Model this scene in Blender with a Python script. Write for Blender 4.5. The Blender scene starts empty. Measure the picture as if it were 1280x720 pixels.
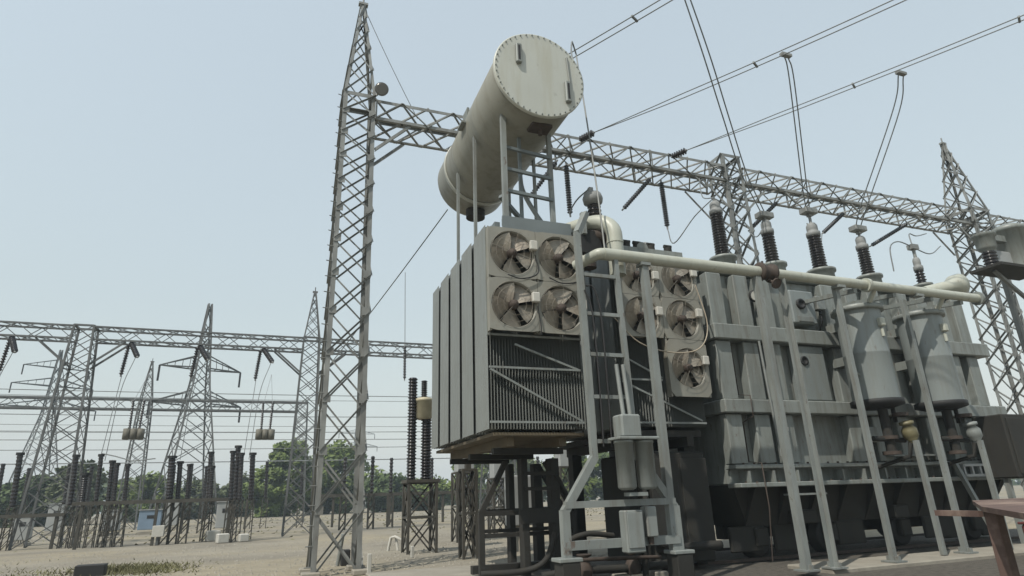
import bpy, math, random
from mathutils import Vector, Matrix, Quaternion
R_ = random.Random(7)
scene = bpy.context.scene
COL = scene.collection
V = Vector

# ------------------------------------------------------------------ camera, sky, sun, exposure
cam_d = bpy.data.cameras.new('camera'); cam = bpy.data.objects.new('camera', cam_d); COL.objects.link(cam)
right = V((0.93734, -0.34688, -0.03214)); up = V((-0.0840, -0.3160, 0.9450)); fwd = V((0.338, 0.883, 0.325))
fwd.normalize(); right = (right - fwd * right.dot(fwd)).normalized(); up = right.cross(fwd)
cam.matrix_world = Matrix(((right.x, up.x, -fwd.x, 0), (right.y, up.y, -fwd.y, 0), (right.z, up.z, -fwd.z, 1.6), (0, 0, 0, 1)))
cam_d.sensor_width = 36; cam_d.sensor_fit = 'HORIZONTAL'; cam_d.lens = 21.375
cam_d.clip_start = 0.1; cam_d.clip_end = 3000
scene.camera = cam

SUN_EL = math.radians(53); SUN_AZ = math.atan2(-0.84, -0.54)          # towards the sun: behind the camera, to its left
world = bpy.data.worlds.new('World'); scene.world = world; world.use_nodes = True
wn = world.node_tree.nodes; wl = world.node_tree.links
sky = wn.new('ShaderNodeTexSky'); sky.sky_type = 'NISHITA'; sky.sun_disc = False
sky.sun_elevation = SUN_EL; sky.sun_rotation = SUN_AZ
sky.air_density = 3.0; sky.dust_density = 1.0; sky.ozone_density = 6.5; sky.altitude = 0
hs = wn.new('ShaderNodeHueSaturation'); hs.inputs['Saturation'].default_value = 0.5
veil = wn.new('ShaderNodeMixRGB'); veil.inputs['Fac'].default_value = 0.64          # high thin haze: the same pale veil over the whole sky
veil.inputs['Color2'].default_value = (2.95, 3.45, 3.80, 1)
wl.new(sky.outputs[0], hs.inputs['Color']); wl.new(hs.outputs[0], veil.inputs['Color1']); wl.new(veil.outputs[0], wn['Background'].inputs['Color'])
wn['Background'].inputs["Strength"].default_value = 0.15
sd = bpy.data.lights.new('sun', 'SUN'); sd.energy = 3.4; sd.angle = math.radians(0.6); sd.color = (1.0, 0.95, 0.86)
so = bpy.data.objects.new('sun', sd); COL.objects.link(so)
to_sun = V((math.sin(SUN_AZ) * math.cos(SUN_EL), math.cos(SUN_AZ) * math.cos(SUN_EL), math.sin(SUN_EL)))
so.rotation_euler = to_sun.to_track_quat('Z', 'Y').to_euler(); so.location = (0, 0, 40)
scene.view_settings.view_transform = 'Standard'; scene.view_settings.look = 'None'
scene.view_settings.gamma = 1.0; scene.view_settings.use_curve_mapping = False
scene.view_settings.exposure = 0.32
scene.cycles.max_bounces = 6; scene.cycles.diffuse_bounces = 2; scene.cycles.glossy_bounces = 2

# ------------------------------------------------------------------ materials
def mat(name, col, rough=0.6, metal=0.0, var=0.18, scale=3.0, dirt=None, dirt_amt=0.4, dirt_scale=1.2, streak=True, bump=0.0, spec=0.5, rust=0.0):
    m = bpy.data.materials.new(name); m.use_nodes = True
    n = m.node_tree.nodes; l = m.node_tree.links; b = n['Principled BSDF']
    b.inputs['Roughness'].default_value = rough; b.inputs['Metallic'].default_value = metal
    b.inputs['Specular IOR Level'].default_value = spec
    geo = n.new('ShaderNodeNewGeometry')
    nz = n.new('ShaderNodeTexNoise'); nz.inputs['Scale'].default_value = scale; nz.inputs['Detail'].default_value = 6
    l.new(geo.outputs['Position'], nz.inputs['Vector'])
    rp = n.new('ShaderNodeValToRGB')
    rp.color_ramp.elements[0].position = 0.3; rp.color_ramp.elements[1].position = 0.72
    rp.color_ramp.elements[0].color = (*[c * (1 - var) for c in col], 1)
    rp.color_ramp.elements[1].color = (*[min(1, c * (1 + var)) for c in col], 1)
    l.new(nz.outputs['Fac'], rp.inputs['Fac'])
    out = rp.outputs['Color']
    if dirt:
        mp = n.new('ShaderNodeMapping'); l.new(geo.outputs['Position'], mp.inputs['Vector'])
        mp.inputs['Scale'].default_value = (6, 6, 0.7) if streak else (1, 1, 1)
        n2 = n.new('ShaderNodeTexNoise'); n2.inputs['Scale'].default_value = dirt_scale; n2.inputs['Detail'].default_value = 8
        n2.inputs['Roughness'].default_value = 0.65
        l.new(mp.outputs['Vector'], n2.inputs['Vector'])
        r2 = n.new('ShaderNodeValToRGB'); r2.color_ramp.elements[0].position = 0.48; r2.color_ramp.elements[1].position = 0.72
        r2.color_ramp.elements[0].color = (0, 0, 0, 1); r2.color_ramp.elements[1].color = (dirt_amt,) * 3 + (1,)
        l.new(n2.outputs['Fac'], r2.inputs['Fac'])
        mx = n.new('ShaderNodeMixRGB'); mx.inputs['Color2'].default_value = (*dirt, 1)
        l.new(r2.outputs['Color'], mx.inputs['Fac']); l.new(out, mx.inputs['Color1']); out = mx.outputs['Color']
        rr = n.new('ShaderNodeMapRange'); rr.inputs['To Min'].default_value = rough; rr.inputs['To Max'].default_value = min(1, rough + 0.3)
        l.new(r2.outputs['Color'], rr.inputs['Value']); l.new(rr.outputs['Result'], b.inputs['Roughness'])
    if rust:
        n4 = n.new('ShaderNodeTexNoise'); n4.inputs['Scale'].default_value = 7; n4.inputs['Detail'].default_value = 9; n4.inputs['Roughness'].default_value = 0.75
        mp4 = n.new('ShaderNodeMapping'); mp4.inputs['Scale'].default_value = (1, 1, .45); l.new(geo.outputs['Position'], mp4.inputs['Vector']); l.new(mp4.outputs['Vector'], n4.inputs['Vector'])
        r4 = n.new('ShaderNodeValToRGB'); r4.color_ramp.elements[0].position = 0.60; r4.color_ramp.elements[1].position = 0.68
        r4.color_ramp.elements[0].color = (0, 0, 0, 1); r4.color_ramp.elements[1].color = (rust, rust, rust, 1)
        l.new(n4.outputs['Fac'], r4.inputs['Fac'])
        m4 = n.new('ShaderNodeMixRGB'); m4.inputs['Color2'].default_value = (0.085, 0.048, 0.028, 1)
        l.new(r4.outputs['Color'], m4.inputs['Fac']); l.new(out, m4.inputs['Color1']); out = m4.outputs['Color']
    l.new(out, b.inputs['Base Color'])
    if bump:
        n3 = n.new('ShaderNodeTexNoise'); n3.inputs['Scale'].default_value = scale * 6; n3.inputs['Detail'].default_value = 5
        l.new(geo.outputs['Position'], n3.inputs['Vector'])
        bp = n.new('ShaderNodeBump'); bp.inputs['Strength'].default_value = bump; bp.inputs['Distance'].default_value = 0.05
        l.new(n3.outputs['Fac'], bp.inputs['Height']); l.new(bp.outputs['Normal'], b.inputs['Normal'])
    return m

GALV = mat('galvanised_steel', (0.205, 0.21, 0.2), 0.55, 0.25, 0.3, 1.5, (0.12, 0.11, 0.095), 0.5, rust=0.3)
GALV_FAR = mat('weathered_galvanised_steel', (0.095, 0.099, 0.098), 0.7, 0.1, 0.3, 1.0)
PAINT = mat('grey_green_paint', (0.185, 0.2, 0.187), 0.45, 0, 0.18, 1.2, (0.10, 0.09, 0.07), 0.65, rust=0.7)
RADPAINT = mat('radiator_grey_paint', (0.175, 0.185, 0.175), 0.5, 0, 0.08, 1.0, (0.15, 0.15, 0.13), 0.35, rust=0.35)
FANPAINT = mat('dusty_fan_paint', (0.215, 0.21, 0.18), 0.6, 0, 0.12, 2.0, (0.20, 0.17, 0.12), 0.5, streak=False, rust=0.7)
BLADE = mat('dusty_fan_blade', (0.25, 0.225, 0.185), 0.4, 0.3, 0.2, 3.0, (0.16, 0.11, 0.08), 0.6, streak=False)
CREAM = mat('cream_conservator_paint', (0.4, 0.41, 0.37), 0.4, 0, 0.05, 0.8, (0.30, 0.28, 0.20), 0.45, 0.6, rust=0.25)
SHELL = mat('shaded_cream_shell_paint', (0.215, 0.212, 0.178), 0.5, 0, 0.07, 0.8, (0.13, 0.115, 0.08), 0.55, 0.6, rust=0.3)  # conservator cream made darker and browner, its underside shade put into the colour
VESSEL = mat('pale_blue_grey_paint', (0.185, 0.205, 0.2), 0.42, 0, 0.06, 1.0, (0.14, 0.13, 0.10), 0.45, rust=0.45)
PIPE = mat('cream_pipe_paint', (0.37, 0.38, 0.325), 0.4, 0, 0.07, 2.0, (0.28, 0.26, 0.19), 0.45, rust=0.5)
STEEL = mat('light_grey_structural_paint', (0.19, 0.205, 0.195), 0.5, 0, 0.16, 1.5, (0.11, 0.095, 0.075), 0.6, rust=0.75)
BLUEGREY = mat('blue_grey_channel_paint', (0.13, 0.15, 0.152), 0.55, 0, 0.1, 1.5)
GRIMESHADE = mat('grime_and_shade_paint', (0.018, 0.017, 0.014), 0.8, 0, 0.25, 1.5, (0.035, 0.03, 0.022), 0.6)  # grime, plus the deep shade under tank and banks put into the colour
BLACK = mat('black_rubber_and_steel', (0.012, 0.012, 0.012), 0.7, 0, 0.2, 3)  # one near black for cables, wheels, hatches and flanges
PORC = mat('dark_brown_porcelain', (0.018, 0.016, 0.018), 0.25, 0, 0.2, 4, (0.09, 0.08, 0.07), 0.3, streak=False)
INSG = mat('dark_grey_insulator', (0.03, 0.032, 0.036), 0.4, 0, 0.2, 4)
CAPM = mat('aluminium_cap', (0.2, 0.205, 0.2), 0.65, 0.0, 0.12, 3)
WIRE = mat('weathered_aluminium_wire', (0.17, 0.18, 0.18), 0.6, 0.2, 0.1, 2)
TRAY = mat('tan_primer_base', (0.1, 0.08, 0.05), 0.8, 0, 0.2, 2, (0.14, 0.10, 0.06), 0.5, streak=False)
RUST = mat('red_oxide_steel', (0.1, 0.062, 0.05), 0.7, 0, 0.2, 3, (0.36, 0.27, 0.215), 0.85, streak=False)  # pale pink mottling puts the sun on the table top into the colour
RED = mat('dark_red_paint', (0.09, 0.025, 0.022), 0.5, 0, 0.15, 3)
BRASS = mat('dull_yellow_valve_paint', (0.13, 0.115, 0.06), 0.5, 0, 0.2, 4)
RUSTY = mat('rusty_valve_iron', (0.05, 0.036, 0.028), 0.8, 0, 0.3, 6)
CONC = mat('pale_concrete', (0.25, 0.23, 0.19), 0.9, 0, 0.15, 2, (0.22, 0.19, 0.15), 0.5, streak=False, bump=0.3)
WHITE = mat('chalky_white_paint', (0.42, 0.41, 0.37), 0.6, 0, 0.08, 4, (0.4, 0.36, 0.3), 0.4)
KIOSK = mat('kiosk_grey_white', (0.28, 0.29, 0.285), 0.5, 0, 0.06, 2, (0.3, 0.28, 0.24), 0.3)
BLUEBOX = mat('faded_blue_box', (0.16, 0.22, 0.29), 0.5, 0, 0.1, 2)
BUSBROWN = mat('brown_grey_steel', (0.05, 0.046, 0.037), 0.8, 0, 0.25, 2)
BARK = mat('bark', (0.10, 0.075, 0.05), 0.9, 0, 0.3, 5)
FLOOD = mat('floodlight_grey', (0.10, 0.095, 0.085), 0.5, 0.2, 0.1, 3)

def leafmat(name, c):
    m = mat(name, c, 0.65, 0, 0.45, 0.6, spec=0.25)
    return m
LEAF = [leafmat('leaf_mid_green', (0.095, 0.125, 0.03)), leafmat('leaf_dark_green', (0.05, 0.072, 0.022)), leafmat('leaf_dusty_green', (0.085, 0.10, 0.045))]
GRASS = leafmat('dry_grass', (0.115, 0.11, 0.05))

# ground: dusty concrete and gravel
def ground_mat():
    m = bpy.data.materials.new('dusty_gravel_ground'); m.use_nodes = True
    n = m.node_tree.nodes; l = m.node_tree.links; b = n['Principled BSDF']; b.inputs['Roughness'].default_value = 0.95
    b.inputs['Specular IOR Level'].default_value = 0.15
    geo = n.new('ShaderNodeNewGeometry')
    def noise(sc, det=6, rough=0.6):
        t = n.new('ShaderNodeTexNoise'); t.inputs['Scale'].default_value = sc; t.inputs['Detail'].default_value = det
        t.inputs['Roughness'].default_value = rough; l.new(geo.outputs['Position'], t.inputs['Vector']); return t.outputs['Fac']
    def ramp(f, p0, p1, c0, c1):
        r = n.new('ShaderNodeValToRGB'); e = r.color_ramp.elements
        e[0].position = p0; e[1].position = p1; e[0].color = (*c0, 1); e[1].color = (*c1, 1); l.new(f, r.inputs['Fac']); return r.outputs['Color']
    def mixc(f, a, c):
        x = n.new('ShaderNodeMixRGB'); l.new(f, x.inputs['Fac']); l.new(a, x.inputs['Color1'])
        if isinstance(c, tuple): x.inputs['Color2'].default_value = (*c, 1)
        else: l.new(c, x.inputs['Color2'])
        return x.outputs['Color']
    base = ramp(noise(0.25, 8), 0.35, 0.68, (0.185, 0.167, 0.136), (0.275, 0.25, 0.20))
    earth = ramp(noise(1.3, 8), 0.3, 0.7, (0.225, 0.195, 0.14), (0.30, 0.265, 0.195))
    big = ramp(noise(0.09, 4), 0.46, 0.58, (0, 0, 0), (1, 1, 1))
    c = mixc(big, base, earth)
    speck = ramp(noise(9, 4, 0.8), 0.52, 0.66, (0, 0, 0), (0.55, 0.55, 0.55))
    c = mixc(speck, c, (0.12, 0.105, 0.085))
    vor = n.new('ShaderNodeTexVoronoi'); vor.inputs['Scale'].default_value = 14; l.new(geo.outputs['Position'], vor.inputs['Vector'])
    pale = ramp(vor.outputs['Distance'], 0.10, 0.2, (0.5, 0.5, 0.5), (0, 0, 0))
    c = mixc(pale, c, (0.34, 0.31, 0.26))
    l.new(c, b.inputs['Base Color'])
    bp = n.new('ShaderNodeBump'); bp.inputs['Strength'].default_value = 0.6; bp.inputs['Distance'].default_value = 0.06
    l.new(noise(8, 8, 0.7), bp.inputs['Height']); l.new(bp.outputs['Normal'], b.inputs['Normal'])
    return m
GROUND = ground_mat()

# ------------------------------------------------------------------ mesh helpers
def frame_from(d, xh=None):
    z = d.normalized()
    x = V(xh) if xh is not None else (V((0, 0, 1)) if abs(z.z) < 0.9 else V((1, 0, 0)))
    x = x - z * x.dot(z)
    if x.length < 1e-5: x = V((0, 1, 0)) - z * z.y
    x.normalize()
    return x, z.cross(x), z

class MB:
    def __init__(s): s.v = []; s.f = []; s.smooth = []
    def add(s, vs, fs, smooth=False):
        o = len(s.v); s.v += [tuple(v) for v in vs]
        for f in fs: s.f.append([i + o for i in f]); s.smooth.append(smooth)
        return s
    def box(s, c, size, rz=0.0, bev=0.0):
        x, y, z = size[0] / 2, size[1] / 2, size[2] / 2
        rot = Matrix.Rotation(rz, 3, 'Z') if rz else Matrix.Identity(3); c = V(c)
        if bev <= 0:
            vs = [c + rot @ V((sx * x, sy * y, sz * z)) for sx in (-1, 1) for sy in (-1, 1) for sz in (-1, 1)]
            s.add(vs, [(0, 1, 3, 2), (4, 6, 7, 5), (0, 4, 5, 1), (2, 3, 7, 6), (0, 2, 6, 4), (1, 5, 7, 3)])
        else:      # chamfered on every edge
            b = min(bev, x * .9, y * .9, z * .9); vs = []; idx = {}
            for sx in (-1, 1):
                for sy in (-1, 1):
                    for sz in (-1, 1):
                        for a in range(3):
                            p = [sx * (x - b), sy * (y - b), sz * (z - b)]
                            p[a] = (sx * x, sy * y, sz * z)[a]
                            idx[(sx, sy, sz, a)] = len(vs); vs.append(c + rot @ V(p))
            fs = []
            for a in range(3):
                o = [k for k in range(3) if k != a]
                for sg in (-1, 1):
                    q = []
                    for (p, r) in ((-1, -1), (1, -1), (1, 1), (-1, 1)):
                        k = [0, 0, 0]; k[a] = sg; k[o[0]] = p; k[o[1]] = r; q.append(idx[(*k, a)])
                    fs.append(q)
            for a in range(3):
                o = [k for k in range(3) if k != a]
                for p in (-1, 1):
                    for r in (-1, 1):
                        k1 = [0, 0, 0]; k1[a] = -1; k1[o[0]] = p; k1[o[1]] = r; k2 = list(k1); k2[a] = 1
                        fs.append([idx[(*k1, o[0])], idx[(*k2, o[0])], idx[(*k2, o[1])], idx[(*k1, o[1])]])
            for sx in (-1, 1):
                for sy in (-1, 1):
                    for sz in (-1, 1): fs.append([idx[(sx, sy, sz, a)] for a in range(3)])
            s.add(vs, fs)
        return s
    def bar(s, p, q, w, h=None, xh=None):
        p, q = V(p), V(q); h = h or w; x, y, z = frame_from(q - p, xh)
        vs = [e + x * (a * w / 2) + y * (b * h / 2) for e in (p, q) for a, b in ((-1, -1), (1, -1), (1, 1), (-1, 1))]
        return s.add(vs, [(0, 1, 2, 3), (7, 6, 5, 4), (0, 4, 5, 1), (1, 5, 6, 2), (2, 6, 7, 3), (3, 7, 4, 0)])
    def tube(s, p, q, r, n=12, r2=None, cap=True):
        return s.lathe(p, V(q) - V(p), [(r, 0), (r2 if r2 is not None else r, (V(q) - V(p)).length)], n, cap)
    def lathe(s, o, d, prof, n=16, cap=True):
        o = V(o); x, y, z = frame_from(V(d)); vs = []; fs = []; m = len(prof)
        for r, h in prof:
            for k in range(n):
                a = 2 * math.pi * k / n; vs.append(o + z * h + (x * math.cos(a) + y * math.sin(a)) * r)
        for j in range(m - 1):
            for k in range(n):
                k2 = (k + 1) % n; fs.append((j * n + k, j * n + k2, (j + 1) * n + k2, (j + 1) * n + k))
        b = len(s.v); s.add(vs, fs, True)
        if cap:
            for j in (0, m - 1):
                s.add([vs[j * n + k] for k in range(n)], [tuple(range(n)) if j else tuple(reversed(range(n)))])
        return s
    def path(s, pts, r, n=6, cap=True):
        pts = [V(p) for p in pts]; vs = []; fs = []; x = None
        for i, p in enumerate(pts):
            d = (pts[min(i + 1, len(pts) - 1)] - pts[max(i - 1, 0)])
            x, y, z = frame_from(d, x)
            for k in range(n):
                a = 2 * math.pi * k / n; vs.append(p + (x * math.cos(a) + y * math.sin(a)) * r)
        for j in range(len(pts) - 1):
            for k in range(n):
                k2 = (k + 1) % n; fs.append((j * n + k, j * n + k2, (j + 1) * n + k2, (j + 1) * n + k))
        s.add(vs, fs, True)
        if cap:
            s.add(vs[:n], [tuple(reversed(range(n)))]); s.add(vs[-n:], [tuple(range(n))])
        return s
    def mesh(s, name, m, off=V((0, 0, 0))):
        me = bpy.data.meshes.new(name); me.from_pydata([(a - off.x, b - off.y, c - off.z) for a, b, c in s.v], [], s.f)
        me.polygons.foreach_set('use_smooth', s.smooth); me.materials.append(m); me.update(); return me

def wloc(o):
    p = V((0, 0, 0))
    while o: p += o.location; o = o.parent
    return p
def link(name, me, parent=None):
    o = bpy.data.objects.new(name, me); COL.objects.link(o)
    if parent: o.parent = parent
    return o
def obj(name, mb, m, parent=None):                       # mb holds world coordinates; parents carry location only
    return link(name, mb.mesh(name, m, wloc(parent) if parent else V((0, 0, 0))), parent)
def tag(o, label=None, cat=None, group=None, kind=None):
    if label: o['label'] = label
    if cat: o['category'] = cat
    if group: o['group'] = group
    if kind: o['kind'] = kind
    return o
def thing(name, label, cat, loc, group=None):
    o = bpy.data.objects.new(name, None); COL.objects.link(o); o.location = loc
    return tag(o, label, cat, group)
def tmesh(name, mb, m, label, cat, group=None, base=None):
    b = V(base) if base is not None else V(mb.v[0])
    o = link(name, mb.mesh(name, m, b)); o.location = b
    return tag(o, label, cat, group)

# shared unit bars, stretched along local z from 0 to 1
def unit_angle(m):
    t = 0.14
    pts = [(0, 0), (1, 0), (1, t), (t, t), (t, 1), (0, 1)]
    vs = [(x, y, z) for z in (0, 1) for x, y in pts]
    fs = [(5, 4, 3, 2, 1, 0)] + [(6, 7, 8, 9, 10, 11)] + [(k, (k + 1) % 6, (k + 1) % 6 + 6, k + 6) for k in range(6)]
    return MB().add(vs, fs).mesh('angle_bar', m)
def unit_square(m):
    return MB().box((0, 0, .5), (1, 1, 1)).mesh('square_bar', m)
ANG = {m.name: unit_angle(m) for m in (GALV, GALV_FAR, STEEL, BLUEGREY)}
SQ = {m.name: unit_square(m) for m in (GALV, GALV_FAR, STEEL, BLUEGREY, GRIMESHADE, PAINT)}
def bar_obj(name, me, parent, p, q, w, xh=None, h=None):
    p, q = V(p), V(q); d = q - p; x, y, z = frame_from(d, xh); o = link(name, me, parent)
    rot = Matrix((x, y, z)).transposed()
    o.matrix_local = Matrix.LocRotScale(p - wloc(parent), rot.to_quaternion(), V((w, h or w, d.length)))
    return o

# ------------------------------------------------------------------ lattice masts and beams
CORN = ((-1, -1, (1, 0, 0)), (1, -1, (0, 1, 0)), (1, 1, (-1, 0, 0)), (-1, 1, (0, -1, 0)))
def lattice_column(parent, c0, h0, z0, c1, h1, z1, npan, leg_w, br_w, m, single, leg_name='leg', shrink=0.93, mb=None, leg_mb=None):
    c0, c1 = V((*c0, z0)), V((*c1, z1))
    def corner(k, t):
        sx, sy, _ = CORN[k]; c = c0.lerp(c1, t); h = h0 + (h1 - h0) * t
        return c + V((sx * h, sy * h, 0))
    for k in range(4):
        if single: bar_obj(leg_name, ANG[m.name], parent, corner(k, 0), corner(k, 1), leg_w, CORN[k][2])
        else: leg_mb[k].bar(corner(k, 0), corner(k, 1), leg_w)
    ts = [0.0]; s = 1.0; tot = 0
    steps = []
    for i in range(npan): steps.append(s); s *= shrink
    tot = sum(steps); acc = 0
    for st in steps: acc += st; ts.append(acc / tot)
    for i in range(npan):
        for k in range(4):
            a0, a1, b0, b1 = corner(k, ts[i]), corner(k, ts[i + 1]), corner((k + 1) % 4, ts[i]), corner((k + 1) % 4, ts[i + 1])
            n = (b0 - a0).cross(V((0, 0, 1))).normalized()
            e = n * 0.012
            if single:
                bar_obj('brace', ANG[m.name], parent, a0 + e, b1 + e, br_w, n); bar_obj('brace', ANG[m.name], parent, b0 - e * 2, a1 - e * 2, br_w, -n)
            else:
                mb.bar(a0, b1, br_w, br_w * .4); mb.bar(b0, a1, br_w, br_w * .4)
    return corner, ts

GUS = {}
def mast(label, group, cx, cy, h, half0, half1, npan, m, peak=None, pk_c=None, pk_pan=5, leg_w=0.13, br_w=0.055, single=True, ctop=None, name='gantry_tower', cat='lattice tower', shrink=.94):
    t = thing(name, label, cat, (cx, cy, 0), group)
    mb = MB(); legs = [MB() for _ in range(4)]
    ct = ctop or (cx, cy)
    corner, ts = lattice_column(t, (cx, cy), half0, 0, ct, half1, h, npan, leg_w, br_w, m, single, mb=mb, leg_mb=legs, shrink=shrink)
    if single:
        for k in range(4): bar_obj('top_rail', ANG[m.name], t, corner(k, 1), corner((k + 1) % 4, 1), leg_w, (0, 0, -1))
        if 'm' not in GUS:
            GUS['m'] = MB().box((0, 0, 0), (.2, .012, .2)).mesh('gusset_plate', GALV); GUS['p'] = MB().tube((0, 0, 0), (-.16, -.05, 0), .014, 5).mesh('climbing_peg', GALV)
        for i, tt in enumerate(ts[1:-1]):
            for k, (ox, oy) in ((0, (.09, -.02)), (1, (-.09, -.02))):
                o = link('gusset_plate', GUS['m'], t); o.location = corner(k, tt) + V((ox, oy, 0)) - V((cx, cy, 0))
        if peak:
            for i in range(30):
                o = link('climbing_peg', GUS['p'], t); o.location = corner(0, (i + .5) / 30) - V((cx, cy, 0))
        for k in range(4): p = corner(k, 0); obj('footing', MB().box((p.x, p.y, 0.06), (.42, .42, .12), bev=.02), CONC, t)
    else:
        for k in range(4): mb.bar(corner(k, 1), corner((k + 1) % 4, 1), leg_w)
    if peak:
        pc = pk_c or ct; plegs = legs
        lattice_column(t, ct, half1, h, pc, 0.05, peak, pk_pan, leg_w * .7, br_w * .9, m, single, 'peak_leg', .85, mb, plegs)
        obj('finial', MB().box((pc[0], pc[1], peak + .04), (.3, .16, .08)).tube((pc[0], pc[1], peak), (pc[0], pc[1], peak + .35), .03, 6), m, t)
    if not single:
        for L in legs: obj('leg', L, m, t)
        o = obj('bracing', mb, m, t); o['kind'] = 'stuff'
    return t

def beam(label, group, x0, x1, y0, y1, z0, z1, npan, m, single=True, ch=0.10, br=0.05, name='gantry_beam'):
    t = thing(name, label, 'gantry beam', (x0, (y0 + y1) / 2, z0), group)
    cs = [(y0, z0, (0, 1, 0)), (y1, z0, (0, 0, 1)), (y1, z1, (0, -1, 0)), (y0, z1, (0, 0, -1))]
    mb = MB()
    for y, z, xh in cs:
        if single: bar_obj('chord', ANG[m.name], t, (x0, y, z), (x1, y, z), ch, xh)
        else: obj('chord', MB().bar((x0, y, z), (x1, y, z), ch), m, t)
    d = (x1 - x0) / npan
    for f in range(4):
        ya, za, _ = cs[f]; yb, zb, _ = cs[(f + 1) % 4]
        for i in range(npan):
            xa, xb = x0 + i * d, x0 + (i + 1) * d
            a, b = ((xa, ya, za), (xb, yb, zb)), ((xa, yb, zb), (xb, ya, za))
            sel = [a, b] if f in (0, 2) else ([a] if i % 2 else [b])
            for p, q in sel:
                if single: bar_obj('brace', ANG[m.name], t, p, q, br, (0, 0, 1) if f in (1, 3) else (0, 1, 0))
                else: mb.bar(p, q, br, br * .5)
    if single:
        for i in range(0, npan + 1, 4):
            xa = x0 + i * d
            for f in range(4):
                bar_obj('strut', ANG[m.name], t, (xa, cs[f][0], cs[f][1]), (xa, cs[(f + 1) % 4][0], cs[(f + 1) % 4][1]), br)
    else:
        o = obj('bracing', mb, m, t); o['kind'] = 'stuff'
    return t

# ------------------------------------------------------------------ insulators and wires
def shed_prof(L, r, n, core=0.55, r1=None):
    pr = [(r * core, 0)]; st = L / n
    for i in range(n):
        rr = r if r1 is None else r + (r1 - r) * i / max(1, n - 1)
        h = i * st
        pr += [(rr * core, h + st * .25), (rr, h + st * .45), (rr * .97, h + st * .6), (rr * core, h + st * .85)]
    pr.append((r * core if r1 is None else r1 * core, L)); return pr
def insulator(label, p, q, r, n, group, m=INSG, name='insulator_string', seg=8):
    p, q = V(p), V(q); d = q - p; L = d.length
    t = thing(name, label, 'insulator', p, group)
    obj('discs', MB().lathe(p + d * .06, d, shed_prof(L * .88, r, n), seg), m, t)
    for a_, b_ in ((p, p + d * .07), (q - d * .07, q)): obj('end_fitting', MB().tube(a_, b_, r * .35, 6), CAPM, t)
    return t
def sag(p, q, s, n=14):
    p, q = V(p), V(q)
    return [p.lerp(q, i / n) - V((0, 0, s * 4 * (i / n) * (1 - i / n))) for i in range(n + 1)]
def spline(pts, n=6):
    P = [V(p) for p in pts]; P = [P[0] * 2 - P[1]] + P + [P[-1] * 2 - P[-2]]; out = []
    for i in range(1, len(P) - 2):
        for k in range(n):
            t = k / n; a, b, c, d = P[i - 1:i + 3]
            out.append(0.5 * ((2 * b) + (c - a) * t + (2 * a - 5 * b + 4 * c - d) * t * t + (3 * b - a - 3 * c + d) * t ** 3))
    out.append(P[-2]); return out
def wire(label, pts, r, group=None, name='overhead_wire', cat='wire', m=WIRE):
    return tmesh(name, MB().path(pts, r, 5), m, label, cat, group, pts[0])
# ------------------------------------------------------------------ the setting
def struct(name, mb, m, kind='structure'):
    o = obj(name, mb, m); o['kind'] = kind; return o
g = MB(); S = 600
g.add([(-S, -S, 0), (S, -S, 0), (S, S, 0), (-S, S, 0)], [(0, 1, 2, 3)])
struct('ground', g, GROUND)
struct('concrete_slab', MB().box((15.6, 10.5, 0.03), (10.8, 1.2, 0.10), bev=.02), CONC)
struct('concrete_slab', MB().box((3.35, 13.0, 0.03), (2.5, 4.9, 0.10), bev=.02), CONC)
PIT = mat('oil_and_shade_gravel', (0.09, 0.08, 0.065), 0.9, 0, 0.4, 9, bump=.8)  # oil stains and the tank's shade on the slab, painted as dark gravel
struct('gravel_shade_bed', MB().add([(4.7, 5.5, .004), (24, 5.5, .004), (24, 15.2, .004), (4.7, 15.2, .004)], [(0, 1, 2, 3)]), PIT)
ROADM = mat('worn_concrete_road', (0.235, 0.22, 0.195), 0.9, 0, 0.12, 0.8, (0.15, 0.135, 0.115), .4, streak=False, bump=.2)
'''rr_ = random.Random(3); xs = [-60 + 1.0 * i for i in range(121)]; lo = hi = 0; vs = []
for x in xs:
    lo += rr_.gauss(0, .25) - lo * .2; hi += rr_.gauss(0, .25) - hi * .2
    vs += [(x, 22.6 + lo, .004), (x, 30.5 + hi, .004)]
struct('road', MB().add(vs, [(2 * i, 2 * i + 2, 2 * i + 3, 2 * i + 1) for i in range(120)]), ROADM)'''


# ------------------------------------------------------------------ main gantry
mast('tall lattice tower with pointed peak and round floodlight, left of the cream conservator', 'towers of the main gantry',
     1.50, 16.5, 13.35, .57, .47, 13, GALV, peak=17.1, pk_c=(1.40, 16.5), ctop=(1.42, 16.5), leg_w=.12, br_w=.046)
mast('flat topped lattice tower behind the black bushings, middle of the main gantry', 'towers of the main gantry',
     15.3, 16.5, 13.75, .57, .42, 13, GALV, leg_w=.12, br_w=.06)
mast('lattice tower with a pointed peak at the far right end of the main gantry', 'towers of the main gantry',
     29.0, 16.5, 13.35, .62, .60, 13, GALV, peak=17.0, pk_c=(28.8, 16.5), leg_w=.12, br_w=.06)
BG = 'box beams of the main gantry'
beam('lattice box beam running behind the cream conservator from the left tower', BG, 1.9, 14.85, 16.0, 17.15, 12.5, 13.2, 16, GALV)
beam('lattice box beam above the black bushings, between the middle and the right tower', BG, 15.75, 28.4, 16.0, 17.15, 12.5, 13.2, 16, GALV)
beam('short length of lattice beam going on beyond the right peaked tower', BG, 29.6, 36, 16.0, 17.15, 12.5, 13.2, 8, GALV)
kn = 0
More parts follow.
